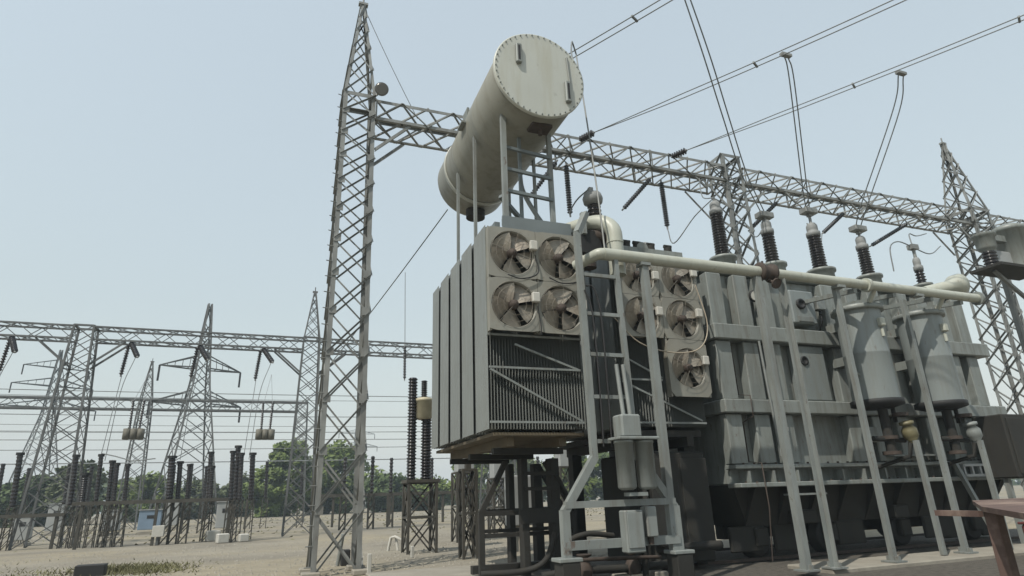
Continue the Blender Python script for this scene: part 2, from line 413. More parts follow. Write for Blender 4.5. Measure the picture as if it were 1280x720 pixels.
for x, s, txt in ((1.95, 1, 'beside the left peaked tower'), (14.85, -1, 'left of the middle tower'), (15.75, 1, 'right of the middle tower'), (28.4, -1, 'left of the right peaked tower')):
    o = thing('knee_brace', 'diagonal steel knee brace under the main gantry beam, ' + txt, 'brace', (x, 16.5, 11.4), 'knee braces of the main gantry')
    for y in (16.05, 17.1): bar_obj('brace_bar', ANG[GALV.name], o, (x, y, 11.45), (x + s * 1.05, y, 12.48), .08, (0, 1, 0))
# floodlight on the left tower
fl = thing('floodlight', 'round grey floodlight at the top of the left peaked tower', 'floodlight', (2.02, 15.9, 13.4))
fd = V((-.12, -1, -.35)).normalized(); fo = V((2.02, 15.75, 13.42))
obj('lamp_housing', MB().lathe(fo - fd * .22, fd, [(.07, 0), (.12, .05), (.20, .17), (.21, .22)], 20), FLOOD, fl)
obj('lens', MB().lathe(fo, fd, [(.185, 0.002), (.17, .012)], 20), mat('dusty_lamp_glass', (.10, .098, .09), .25, 0, .1), fl)
obj('bracket', MB().bar((1.9, 16.0, 13.35), fo - fd * .15, .05), GALV, fl)

# overhead twin busbars and their strain insulators
BUSD = V((0.455, -0.885, 0.0)).normalized()
def bus(x0, y0, z, L, label, ins_label, s=0.25, tilt=0.0, gap=.11):
    p0 = V((x0, y0, z)); p1 = p0 + BUSD * .62 + V((0, 0, .02))
    insulator(ins_label, p0, p1, .13, 6, 'strain insulators on top of the main gantry beam', PORC)
    t = thing('twin_conductor', label, 'power line', p1, 'twin conductors above the transformer')
    sd_ = BUSD.cross(V((0, 0, 1))).normalized()
    for k in (-1, 1):
        e = p1 + BUSD * L + sd_ * k * gap + V((0, 0, tilt * L))
        pts = [p1 + (e - p1) * (i / 30) - V((0, 0, s * 4 * (i / 30) * (1 - i / 30))) + (sd_ * k * gap * (min(1, i / 4) - i / 30)) for i in range(31)]
        obj('conductor', MB().path(pts, .016, 5), WIRE, t)
    for q in (5.4, 9.3):
        if q < L: c = p1 + BUSD * q; obj('spacer', MB().bar(c - sd_ * (gap + .03) - V((0, 0, s * 4 * q / L * (1 - q / L) - tilt * q)), c + sd_ * (gap + .03) - V((0, 0, s * 4 * q / L * (1 - q / L) - tilt * q)), .05), WIRE, t)
    return p1
bus(4.95, 15.95, 13.3, 24, 'twin overhead conductors leaving from behind the right edge of the cream conservator', 'dark strain insulator hidden behind the cream conservator on the gantry beam', tilt=.01)
bus(8.75, 15.95, 13.05, 24, 'twin overhead conductors rising from the beam above the dark elbow pipe, middle pair', 'short dark strain insulator on the beam just right of the conservator', s=.5)
bus(12.45, 15.95, 13.05, 24, 'twin overhead conductors rising right from the beam, the pair nearest the right edge', 'short dark strain insulator on the beam left of the middle tower')

# strings hanging under the main beam
HG = 'insulator strings hanging under the main gantry beam'
for lab, p, q, r, n in (
    ('dark insulator string hanging straight down just right of the conservator legs', (8.46, 16.5, 12.45), (8.49, 16.5, 10.38), .10, 20),
    ('slanting dark insulator string just right of the conservator legs', (8.05, 16.3, 12.35), (6.95, 16.4, 10.75), .085, 16),
    ('dark insulator string hanging straight down left of the tallest black bushing', (12.28, 16.5, 12.4), (12.31, 16.5, 10.42), .10, 20),
    ('slanting dark insulator string above the dark elbow pipe', (11.75, 16.3, 12.3), (10.45, 16.4, 10.85), .085, 16),
    ('slanting dark insulator string above the second black bushing', (17.5, 16.3, 12.2), (15.85, 16.4, 10.75), .085, 17),
    ('slanting dark insulator string above the third black bushing', (20.95, 16.3, 12.2), (19.55, 16.4, 11.1), .085, 15),
    ('slanting dark insulator string right of the fourth black bushing', (24.6, 16.3, 12.2), (22.3, 16.6, 10.95), .085, 20)):
    insulator(lab, p, q, r, n, HG)
for lab, x in (('hanger under the main beam above the first black bushing', 13.9), ('hanger under the main beam above the second black bushing', 18.1), ('hanger under the main beam above the third black bushing', 21.5), ('hanger under the main beam near the right tower', 25.2)):
    t = thing('beam_hanger', 'small steel v-shaped ' + lab, 'bracket', (x, 16, 12.45), 'v hangers under the main beam')
    for s in (-.45, .45): obj('hanger_bar', MB().bar((x + s, 16.05, 12.5), (x, 16.05, 12.1), .06), GALV, t)

# ------------------------------------------------------------------ cooling banks
def radiator(parent, x0, x1, y0, y1, z0, z1, nf, shared):
    h = MB()
    for z in (z0 + .12, z1 - .12): h.tube((x0, (y0 + y1) / 2, z), (x1 + .05, (y0 + y1) / 2, z), .085, 10)
    rad = obj('radiator', h, RADPAINT, parent)
    if 'm' not in shared:
        w = y1 - y0; hh = z1 - z0; t = .006; b = .06; f = MB()
        # a pressed plate: thin rounded edges, two shallow flutes
        prof = [(-w / 2, 0), (-w / 2 + .03, t * .7), (-w / 4, t), (-w / 8, t * .55), (0, t), (w / 8, t * .55), (w / 4, t), (w / 2 - .03, t * .7), (w / 2, 0)]
        ring = [(x, y) for y, x in prof] + [(-x, y) for y, x in reversed(prof[1:-1])]
        n = len(ring); vs = [(x, y, 0) for x, y in ring] + [(x, y, hh) for x, y in ring]
        f.add(vs, [(k, (k + 1) % n, (k + 1) % n + n, k + n) for k in range(n)] + [tuple(reversed(range(n))), tuple(range(n, 2 * n))])
        shared['m'] = f.mesh('fin', RADPAINT)
    for i in range(nf):
        o = link('fin', shared['m'], rad); o.location = V((x0 + (x1 - x0) * i / (nf - 1), (y0 + y1) / 2, z0)) - wloc(rad)
    return rad

def fan(parent, cx, y, cz, r, seed):
    rr = random.Random(seed); c = V((cx, y, cz)); N = 28
    ring = obj('fan', MB().lathe((cx, y - .02, cz), (0, 1, 0), [(r * 1.04, .018), (r * 1.0, .012), (r * .98, .26), (r * 1.04, .26)], N, False), FANPAINT, parent)
    obj('hub', MB().lathe((cx, y - .02, cz), (0, 1, 0), [(.0, -.05), (r * .16, -.04), (r * .22, .03), (r * .22, .16)], 14), RUSTY, ring)
    obj('motor', MB().lathe((cx, y + .12, cz), (0, 1, 0), [(r * .26, 0), (r * .28, .03), (r * .28, .25), (r * .2, .3)], 14), GRIMESHADE, ring)
    a0 = rr.random() * 6.28
    for b in range(5):
        vs = []; A = a0 + b * 2 * math.pi / 5
        for rad, half, pit in ((.2, .42, .75), (.45, .56, .60), (.72, .60, .45), (.95, .54, .36)):
            for s in (-1, -.33, .33, 1):
                an = A + s * half; vs.append((cx + math.cos(an) * rad * r, y + .07 + s * half * rad * r * pit * .8, cz + math.sin(an) * rad * r))
        n = len(vs); vs += [(a, b_ + .012, c_) for a, b_, c_ in vs]
        fs = []
        for i in range(3):
            for j in range(3):
                q = (i * 4 + j, i * 4 + j + 1, (i + 1) * 4 + j + 1, (i + 1) * 4 + j); fs += [q, tuple(n + k for k in reversed(q))]
        rim = [0, 1, 2, 3, 7, 11, 15, 14, 13, 12, 8, 4]
        fs += [(rim[k], rim[(k + 1) % 12], n + rim[(k + 1) % 12], n + rim[k]) for k in range(12)]
        obj('blade', MB().add(vs, fs, False), BLADE, ring)
    for k in range(3):
        an = a0 * .3 + .5 + k * 2.094
        obj('strut', MB().bar((cx + math.cos(an) * r * .2, y + .22, cz + math.sin(an) * r * .2), (cx + math.cos(an) * r, y + .22, cz + math.sin(an) * r), .035), FANPAINT, ring)
    gm = MB()
    for q in (.5, .78, 1.0):
        gm.path([(cx + math.cos(a * math.pi / 16) * r * q, y - .055, cz + math.sin(a * math.pi / 16) * r * q) for a in range(33)], .0035, 4, False)
    for a in range(4):
        an = a0 + a * math.pi / 2; gm.bar((cx + math.cos(an) * r * .2, y - .062, cz + math.sin(an) * r * .2), (cx + math.cos(an) * r * 1.02, y - .05, cz + math.sin(an) * r * 1.02), .007)
    g_ = obj('wire_guard', gm, BLADE, ring); g_['kind'] = 'stuff'
    # white box on the right of the ring
    obj('white_box', MB().box((cx + r * .93, y - .07, cz + r * (.15 + .25 * rr.uniform(-1, 1))), (.17, .10, .21), bev=.02), WHITE, ring)
    return ring

def fan_cell(parent, x0, x1, z0, z1, y, r, seed):
    cx, cz = (x0 + x1) / 2, (z0 + z1) / 2; N = 32; vs = []; fs = []
    hx, hz = (x1 - x0) / 2 - .004, (z1 - z0) / 2 - .004
    for yy in (y, y + .03):
        for k in range(N):
            a = 2 * math.pi * k / N; vs.append((cx + math.cos(a) * r * 1.03, yy, cz + math.sin(a) * r * 1.03))
        for k in range(N):
            a = 2 * math.pi * k / N; c_, s_ = math.cos(a), math.sin(a); q = min(hx / max(abs(c_), 1e-6), hz / max(abs(s_), 1e-6))
            vs.append((cx + c_ * q, yy, cz + s_ * q))
    for k in range(N):
        k2 = (k + 1) % N
        fs += [(k, k2, N + k2, N + k), (2 * N + k, 3 * N + k, 3 * N + k2, 2 * N + k2), (k, 2 * N + k, 2 * N + k2, k2), (N + k, N + k2, 3 * N + k2, 3 * N + k)]
    mb = MB().add(vs, fs)
    w = .045
    mb.box((x0 + w / 2 + .012, y + .11, cz), (w, .16, hz * 2)).box((x1 - w / 2 - .012, y + .11, cz), (w, .16, hz * 2))
    p = obj('fan_plate', mb, FANPAINT, parent)
    fan(parent, cx, y, cz, r, seed)

# bank on the left
X0, X1 = 3.66, 5.68
b1 = thing('radiator_bank', 'large bank of five grey radiators with four fans on its front, under the conservator', 'radiator bank', (4.7, 13.3, 2.5), 'radiator banks')
sh = {}
for y0, y1 in ((11.0, 11.82), (12.0, 12.82), (13.0, 13.82), (14.0, 14.82), (15.0, 15.70)):
    if y1 - y0 < .8: radiator(b1, X0, X1, y0, y1, 2.82, 7.0, 33, {})
    else: radiator(b1, X0, X1, y0, y1, 2.82, 7.0, 33, sh)
zc = (4.66, 5.76, 6.86); xc = (3.62, 4.66, 5.70); s_ = 1
for i in range(2):
    for j in range(2):
        fan_cell(b1, xc[i], xc[i + 1], zc[j], zc[j + 1], 10.72, .475, s_); s_ += 1
fm = MB()
for (p, q) in (((3.62, 10.9, 4.62), (5.7, 10.9, 4.62)), ((3.66, 10.93, 3.98), (5.6, 10.93, 3.98)), ((3.66, 10.93, 2.94), (5.62, 10.93, 2.94)),
               ((4.2, 10.93, 4.45), (5.55, 10.93, 3.99)), ((3.68, 10.93, 3.94), (5.58, 10.93, 2.96))):
    o = bar_obj('tie_bar', SQ[STEEL.name], b1, p, q, .04)
for x in (3.64, 5.69): bar_obj('side_rail', SQ[PAINT.name], b1, (x, 10.92, 4.6), (x, 10.92, 6.9), .05)
bar_obj('side_rail', SQ[PAINT.name], b1, (5.78, 10.9, 2.75), (5.78, 10.9, 6.9), .10)
base = MB().box((4.7, 13.3, 2.73), (1.9, 4.5, .06))
obj('base_tray', base, TRAY, b1)
for x in (4.15, 5.25): obj('base_beam', MB().box((x, 13.3, 2.61), (.14, 4.2, .178)), TRAY, b1)
for y in (11.7, 13.3, 14.9): obj('base_beam', MB().box((4.7, y, 2.46), (1.5, .14, .12)), GRIMESHADE, b1)
top = MB().tube((4.7, 11.0, 7.12), (4.7, 15.7, 7.12), .12, 12)
obj('header_pipe', top, PAINT, b1)
for y in (11.43, 12.41, 13.4, 14.4, 15.3): obj('valve', MB().tube((4.2, y, 6.9), (4.2, y, 7.15), .09, 8).tube((4.0, y, 7.08), (4.4, y, 7.08), .05, 8), CAPM, b1)
for k, pts in enumerate(([(4.62, 10.68, 6.3), (4.66, 10.66, 5.9), (4.3, 10.64, 5.74), (4.0, 10.65, 5.8)], [(5.6, 10.68, 6.3), (5.62, 10.66, 5.85), (5.2, 10.64, 5.72), (4.9, 10.65, 5.82)],
                          [(4.62, 10.68, 5.2), (4.67, 10.66, 4.8), (4.66, 10.66, 4.6)], [(5.62, 10.68, 5.2), (5.68, 10.66, 4.9), (5.66, 10.68, 4.5), (5.8, 10.7, 4.3)])):
    obj('fan_cable', MB().path(spline(pts), .014, 6), BLACK, b1)
bk = MB().tube((3.9, 15.85, 2.9), (3.9, 15.85, 6.9), .09, 8); obj('drain_pipe', bk, GRIMESHADE, b1)

# bank on the right, behind the ladder frame
b2 = thing('radiator_bank', 'dustier radiator bank with five fans between the ladder frame and the tank', 'radiator bank', (8.0, 13.0, 2.6), 'radiator banks')
sh2 = {}
for y0, y1 in ((11.75, 12.6), (12.72, 13.57), (13.69, 14.54), (14.66, 15.5)): radiator(b2, 6.95, 9.15, y0, y1, 2.98, 7.1, 32, sh2)
zc = (3.6, 4.93, 5.93, 6.93); xc = (7.0, 8.1, 9.2)
for i, j in ((0, 2), (1, 2), (0, 1), (1, 1), (1, 0)):
    fan_cell(b2, xc[i], xc[i + 1], zc[j], zc[j + 1], 11.45, .455, 20 + i * 3 + j)
for (p, q) in (((7.0, 11.68, 3.05), (9.1, 11.68, 3.05)), ((7.0, 11.68, 4.0), (8.05, 11.68, 4.0)), ((7.0, 11.68, 4.55), (8.05, 11.68, 4.05)), ((7.0, 11.68, 3.95), (9.0, 11.68, 3.1))):
    bar_obj('tie_bar', SQ[STEEL.name], b2, p, q, .04)
obj('base_tray', MB().box((8.05, 13.6, 2.83), (1.9, 3.6, .14)).box((7.4, 13.6, 2.66), (.18, 3.6, .2)).box((8.7, 13.6, 2.66), (.18, 3.6, .2)), GRIMESHADE, b2)
tp = MB().tube((8.0, 11.8, 7.3), (8.0, 15.6, 7.3), .16, 12); obj('header_pipe', tp, PAINT, b2)
obj('top_channel', MB().box((8.0, 11.9, 7.22), (2.3, .2, .16)), PAINT, b2)
for x in (7.1, 7.35, 7.6, 7.9, 8.3, 8.8): obj('valve', MB().tube((x, 11.9, 7.3), (x, 11.9, 7.42), .10, 8).tube((x - .1, 11.9, 7.46), (x + .1, 11.9, 7.46), .05, 8), GRIMESHADE, b2)
for k, (x, y) in enumerate(((7.3, 12.3), (7.3, 14.9), (8.9, 12.3), (8.9, 14.9))): obj('leg', MB().box((x, y, 1.33), (.26, .26, 2.5)), GRIMESHADE, b2)
t = thing('sun_block_box', 'large dark box added under the right radiator bank to block sun', 'cabinet', (8.4, 13, .1))  # added box: fills the dark below, keeps sun off the tank's left end
obj('cabinet', MB().box((8.35, 13.0, 1.3), (1.5, 2.2, 2.3), bev=.05), GRIMESHADE, t)
for x in (7.95, 8.75): obj('door', MB().box((x, 11.885, 1.35), (.7, .03, 1.9), bev=.01), GRIMESHADE, t)
obj('oil_line', MB().path(spline([(7.5, 12.2, 2.6), (7.4, 11.9, 1.6), (7.6, 11.7, .6), (9.0, 11.6, .5)]), .09, 10), GRIMESHADE, t)
# loose cable over the right bank's fans
wire('thin pale cable drooping across the fans of the right radiator bank', spline([(6.75, 11.35, 5.3), (7.3, 11.3, 4.75), (8.1, 11.25, 4.55), (8.9, 11.3, 4.7), (9.25, 11.35, 5.3), (9.1, 11.4, 6.3)]), .015, name='loose_cable', cat='cable', m=mat('dusty_cable', (.34, .29, .22), .7))

# stand under the left bank
def splay_frame(t, x0, x1, xi0, xi1, y, zf, zk, zt, m, w=.13):
    for a, b_ in ((x0, xi0), (x1, xi1)):
        bar_obj('post', SQ[m], t, (a, y, zf), (a, y, zk), w)
        bar_obj('splayed_leg', SQ[m], t, (a, y, zk - .02), (b_, y, zk + (zt - zk)), w * .95)
t = thing('support_stand', 'dark steel stand with splayed legs carrying the left radiator bank', 'support stand', (5.1, 13.2, .1))
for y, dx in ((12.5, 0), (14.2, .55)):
    splay_frame(t, 3.95 + dx, 6.0 + dx, 4.5 + dx, 5.4 + dx, y, .1, 1.34, 2.3, GRIMESHADE.name, .11)
    bar_obj('crossbar', SQ[GRIMESHADE.name], t, (3.95 + dx, y, 1.3), (6.0 + dx, y, 1.3), .10); bar_obj('crossbar', SQ[GRIMESHADE.name], t, (3.95 + dx, y, .88), (6.0 + dx, y, .88), .08)
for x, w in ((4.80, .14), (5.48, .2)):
    for y, dx in ((12.3, 0), (14.3, .45)): obj('column', MB().box((x + dx, y, 1.22), (w, .25, 2.26), bev=.01), GRIMESHADE, t)
obj('gusset_plate', MB().box((5.15, 12.15, 1.22), (1.0, .05, .28)), GRIMESHADE, t)
for p, q in (((4.8, 12.15, 1.75), (5.5, 12.15, 1.75)), ((4.8, 12.15, 2.05), (5.5, 12.15, 2.05)), ((5.5, 12.15, 2.0), (5.98, 12.4, 1.3))): bar_obj('cross_brace', SQ[GRIMESHADE.name], t, p, q, .07)
bar_obj('base_beam', SQ[GRIMESHADE.name], t, (3.95, 13.2, .2), (6.4, 13.2, .2), .16)
obj('base_pipe', MB().path(spline([(3.9, 12.4, .2), (4.7, 12.2, .22), (5.1, 12.0, .4), (5.35, 12.0, .9)]), .06, 8), GRIMESHADE, t)

# ladder frame between the two banks
t = thing('ladder_frame', 'tall grey ladder shaped steel frame with splayed feet between the two radiator banks', 'steel frame', (5.75, 10.0, .1))
Y = 10.0
bar_obj('rail', SQ[STEEL.name], t, (5.28, Y, 2.18), (5.26, Y, 6.6), .12, (1, 0, 0), .10); bar_obj('rail', SQ[STEEL.name], t, (6.15, Y, 2.18), (6.08, Y, 6.3), .09, (1, 0, 0), .10)
bar_obj('rail', SQ[STEEL.name], t, (6.3, 10.25, 2.3), (6.24, 10.25, 6.3), .09)
for z in (2.5, 3.3, 4.1, 4.9, 5.7): bar_obj('rung', SQ[STEEL.name], t, (5.3, Y, z), (6.12, Y, z), .07)
for a, b_ in ((4.64, 5.28), (6.84, 6.2)):
    bar_obj('splayed_leg', SQ[STEEL.name], t, (a, Y, 1.33), (b_, Y, 2.22), .13, (0, 1, 0)); bar_obj('post', SQ[STEEL.name], t, (a, Y, .62), (a, Y, 1.36), .14)
    obj('foot_plate', MB().box((a, Y, .59), (.42, .36, .06), bev=.01), STEEL, t)
    obj('pedestal', MB().box((a, Y, .30), (.34, .34, .52), bev=.02), GRIMESHADE, t)
bar_obj('crossbar', SQ[STEEL.name], t, (4.64, Y - .02, 1.44), (6.84, Y - .02, 1.44), .11); bar_obj('crossbar', SQ[STEEL.name], t, (4.64, Y - .02, .80), (6.84, Y - .02, .80), .14)
bar_obj('top_arm', SQ[STEEL.name], t, (5.27, Y, 6.58), (5.6, Y + .2, 7.15), .12)
# clutter of pipework low between the stand and the ladder frame
t = thing('floor_pipework', 'dark low tangle of pipes and valves on the ground behind the ladder frame feet', 'pipes', (5.8, 11, 0))
for pts, r in (([(4.6, 11.0, .25), (5.4, 10.9, .3), (6.4, 10.9, .28), (7.3, 11.0, .3)], .07), ([(5.2, 11.3, .1), (5.2, 11.2, .7), (5.5, 11.0, .9), (6.1, 11.0, .85)], .05), ([(6.6, 10.8, .1), (6.6, 10.8, .6), (6.3, 10.7, .75)], .06), ([(4.9, 10.7, .1), (5.0, 10.7, .45), (5.6, 10.6, .5), (6.9, 10.7, .45)], .035)):
    obj('pipe', MB().path(spline(pts), r, 8), GRIMESHADE if r != .035 else RUSTY, t)
for x in (5.4, 6.4): obj('valve', MB().lathe((x, 10.9, .3), (0, 0, 1), [(.12, -.12), (.16, 0), (.1, .12), (.04, .2), (.14, .24), (.14, .27)], 12), RUSTY, t)
for x in (5.1, 6.2, 7.0): obj('saddle_block', MB().box((x, 11.0, .09), (.3, .25, .18), bev=.02), CONC, t)
# cables down the frame
CG = 'dark cables hanging beside the ladder frame'
wire('dark cable looping off the left rail of the ladder frame', spline([(5.35, 9.95, 5.45), (5.5, 9.92, 5.4), (5.6, 9.9, 4.9), (5.62, 9.9, 3.6), (5.62, 9.92, 2.4)]), .018, name='cable', cat='cable', m=BLACK)
wire('second dark cable running straight down inside the ladder frame', spline([(5.3, 9.92, 5.35), (5.42, 9.9, 4.9), (5.45, 9.9, 3.6), (5.45, 9.92, 2.4)]), .018, name='cable', cat='cable', m=BLACK)
# dark housing and thick elbow above the frame
t = thing('relay_housing', 'dark oily relay box and valve between the frame top and the thick elbow pipe', 'relay box', (5.95, 10.9, 6.3))
obj('box_body', MB().box((5.95, 10.9, 6.75), (.55, .45, .6), bev=.04), BLACK, t)
obj('flange', MB().tube((6.1, 10.9, 6.95), (6.35, 10.7, 7.0), .2, 14), RUSTY, t)
obj('valve_body', MB().tube((5.95, 10.85, 6.2), (5.95, 10.85, 6.5), .16, 12), RUSTY, t)
obj('side_plate', MB().box((5.78, 10.65, 7.15), (.10, .1, .5)), STEEL, t)
t = thing('elbow_pipe', 'thick pale elbow pipe bending down beside the ladder frame top', 'pipe', (6.4, 10.4, 6.3))
obj('pipe', MB().path(spline([(6.34, 10.35, 5.9), (6.34, 10.35, 6.6), (6.33, 10.38, 6.95), (6.2, 10.6, 7.2), (5.95, 11.0, 7.28), (5.6, 11.6, 7.28)]), .17, 14), PIPE, t)
obj('weld_ring', MB().tube((6.34, 10.35, 6.62), (6.34, 10.35, 6.67), .182, 16), PIPE, t)
obj('bracket', MB().box((5.9, 10.1, 6.2), (.5, .12, .16)), PIPE, t)

# breather on the frame
t = thing('breather', 'grey breather with a square box on top of two upright cylinders, on the ladder frame', 'breather', (6.0, 9.7, 1.6))
obj('box', MB().box((5.86, 9.75, 2.74), (.40, .34, .40), bev=.03), STEEL, t)
obj('top_plate', MB().box((5.95, 9.72, 2.52), (.82, .42, .05), bev=.01), STEEL, t)
for x in (5.74, 6.15):
    c = obj('canister', MB().lathe((x, 9.72, 1.70), (0, 0, 1), [(.10, -.05), (.14, -.03), (.165, 0), (.165, .74), (.175, .74), (.175, .79), (.1, .8)], 20), STEEL, t)
obj('bottom_bracket', MB().box((5.9, 9.72, 1.58), (.36, .2, .06)), STEEL, t)
for x in (5.84, 5.98): obj('inlet_pipe', MB().tube((x, 9.8, 2.9), (x, 9.9, 3.9), .04, 8), STEEL, t)
t = thing('terminal_case', 'grey upright metal case below the breather', 'control box', (5.95, 9.85, .75))
obj('case', MB().box((5.83, 9.84, .98), (.36, .22, .68), bev=.02), STEEL, t); obj('door', MB().box((5.83, 9.72, 1.0), (.30, .02, .56), bev=.005), STEEL, t)
t = thing('terminal_case', 'slimmer grey metal case right of the upright case', 'control box', (6.25, 9.85, .85))
obj('case', MB().box((6.2, 9.86, 1.12), (.22, .2, .5), bev=.02), STEEL, t); obj('gland', MB().tube((6.2, 9.86, .75), (6.2, 9.86, .88), .05, 8), RUSTY, t)

# ------------------------------------------------------------------ conservator
cx, cz, cr, ya, yb = 4.86, 10.66, 1.06, 10.5, 16.0
t = thing('oil_conservator', 'big cream cylindrical oil conservator raised on legs above the left radiator bank', 'oil tank', (4.8, 13, 7.1))
N = 56
body = MB().lathe((cx, ya, cz), (0, 1, 0), [(cr - .06, -.02), (cr, 0), (cr, 1.8), (cr + .004, 1.81), (cr, 1.83), (cr, 3.6), (cr + .004, 3.61), (cr, 3.63), (cr, yb - ya - .15), (cr * .96, yb - ya - .03), (cr * .7, yb - ya + .10), (cr * .3, yb - ya + .17)], N)
obj('shell', body, SHELL, t)
obj('end_cover', MB().lathe((cx, ya, cz), (0, -1, 0), [(cr + .05, -.03), (cr + .05, .035), (cr + .03, .045)], N), CREAM, t)
for k in range(44):
    a = 2 * math.pi * k / 44
    p = V((cx + math.cos(a) * (cr - .0), ya - .045, cz + math.sin(a) * (cr - .0)))
    obj('bolt', MB().tube(p, p - V((0, .025, 0)), .017, 6), PAINT, t)
for x, z, h in ((cx - .52, cz + .42, .52), (cx + .66, cz - .35, .56)):
    g_ = obj('level_gauge', MB().box((x, ya - .09, z), (.14, .09, h), bev=.02), PAINT, t)
    obj('glass', MB().box((x, ya - .137, z), (.05, .01, h * .75)), BLACK, g_)
obj('conduit', MB().path([(cx + .70, ya - .06, cz + .62), (cx + .74, ya - .06, cz - .1), (cx + .72, ya - .06, cz - .55)], .03, 6), PAINT, t)
obj('lifting_lug', MB().box((cx - 1.0, 13.0, cz + .25), (.06, .4, .5)).box((cx - 1.08, 13.0, cz + .05), (.2, .42, .05)), PAINT, t)
obj('saddle', MB().lathe((cx, 14.9, cz), (0, 1, 0), [(cr + .004, 0), (cr + .03, 0), (cr + .03, .14), (cr + .004, .14)], N, False), CREAM, t)
obj('drain_pad', MB().box((cx + .15, 10.95, cz - cr - .02), (.5, .35, .10), bev=.02).tube((cx + .15, 10.95, cz - cr), (cx + .15, 10.95, cz - cr - .2), .05, 8), RUSTY, t)
obj('sump', MB().tube((cx, 15.5, cz - cr - .22), (cx, 15.5, cz - cr + .1), .28, 14), GRIMESHADE, t)
def zb(x): return cz - math.sqrt(max(0, cr * cr - (x - cx) ** 2)) + .05
for x, y, w in ((4.18, 11.15, .11), (3.95, 12.6, .07), (4.0, 14.3, .07), (5.42, 11.4, .10), (5.62, 12.8, .07), (5.6, 14.6, .07)):
    bar_obj('leg', SQ[STEEL.name], t, (x, y, 7.1), (x, y, zb(x)), w)
bar_obj('base_channel', SQ[BLUEGREY.name], t, (4.1, 11.15, 7.2), (5.75, 11.15, 7.2), .16, (0, 0, 1), .1); obj('base_channel', MB().box((4.85, 11.02, 7.12), (1.6, .05, .3)), BLUEGREY, t)
for x in (4.0, 5.6): bar_obj('base_channel', SQ[BLUEGREY.name], t, (x, 11.2, 7.14), (x, 15.6, 7.14), .12)
for z in (8.0, 8.55, 9.1): bar_obj('ladder_rung', SQ[BLUEGREY.name], t, (4.18, 11.2, z), (5.42, 11.35, z), .07)
for x in (4.7,): bar_obj('ladder_rail', SQ[BLUEGREY.name], t, (x, 11.5, 7.2), (x, 11.5, 9.6), .07)
bar_obj('cross_stay', SQ[BLUEGREY.name], t, (4.2, 11.5, 8.0), (5.9, 12.6, 7.2), .09)
obj('oil_line', MB().path(spline([(5.3, 13.0, 9.65), (5.4, 13.0, 9.0), (5.7, 12.5, 7.9), (5.8, 11.8, 7.3)]), .06, 8), STEEL, t)
#MARK2
# ------------------------------------------------------------------ long pipe on posts
t = thing('oil_pipe', 'long cream pipe on tall steel posts running across the front of the transformer tank', 'pipe', (10, 10, 0))
obj('pipe', MB().tube((5.82, 10, 6.19), (9.78, 10, 6.19), .125, 16), PIPE, t)
obj('pipe', MB().tube((10.12, 10, 6.19), (16.95, 10, 6.16), .115, 16), PIPE, t)
obj('pipe_end', MB().path(spline([(5.9, 10, 6.19), (5.75, 10.02, 6.19), (5.66, 10.2, 6.17), (5.5, 10.6, 6.12)]), .115, 14), PIPE, t)
v = obj('valve', MB().lathe((9.74, 10, 6.19), (1, 0, 0), [(.13, 0), (.22, .01), (.22, .06), (.15, .08), (.17, .2), (.15, .33), (.22, .35), (.22, .40), (.13, .41)], 18), RUSTY, t)
obj('handwheel', MB().tube((9.95, 9.95, 6.0), (9.95, 9.75, 5.85), .03, 6).tube((9.95, 9.76, 5.86), (9.95, 9.73, 5.84), .12, 12), RUSTY, v)
obj('bolt', MB().tube((9.9, 10, 6.4), (9.9, 10, 6.46), .03, 6), RUSTY, v)
for x, y, z, w in ((6.75, 10.0, 6.08, .14), (9.66, 10.0, 6.06, .145), (10.36, 10.0, 6.06, .12), (12.08, 10.1, 6.05, .11), (14.68, 10.4, 6.05, .11)):
    bar_obj('post', ANG[STEEL.name] if w == .12 else SQ[STEEL.name], t, (x, y, 0.08), (x, y, z), w, (-1, 0, 0))
    obj('base_plate', MB().box((x, y, .1), (.34, .34, .03)).box((x, y, .14), (.05, .3, .12)), STEEL, t)
for x in (6.75, 12.08, 14.68): obj('saddle', MB().box((x, 10, 6.04), (.22, .22, .06)), STEEL, t)
for x in (12.6, 13.9, 15.2, 16.3): bar_obj('bracket_arm', SQ[PAINT.name], t, (x, 10.0, 6.0), (x + .1, 11.9, 6.25), .10)
for x in (13.3, 15.7): obj('drop_pipe', MB().tube((x, 10.05, 6.1), (x, 10.25, 5.85), .06, 10), PIPE, t)
obj('flange', MB().tube((12.95, 10, 6.17), (13.05, 10, 6.17), .17, 16), PIPE, t)
obj('end_flange', MB().tube((16.93, 10, 6.16), (17.0, 10, 6.16), .18, 16), PAINT, t)
wire('thin conduit cable running up from the pipe end past the conservator to the overhead conductors', spline([(5.86, 9.98, 6.3), (6.0, 10.3, 7.6), (6.3, 11.0, 9.8), (6.72, 12.05, 13.0)], 8), .02, name='dropper', cat='wire', m=GALV)
wire('looped jumper wire between the conservator edge and the twin conductors', spline([(5.9, 10.7, 11.3), (5.95, 10.9, 11.9), (6.2, 11.3, 12.6), (6.5, 11.8, 13.1), (6.72, 12.05, 13.0)], 6), .022, name='jumper_wire', cat='wire')

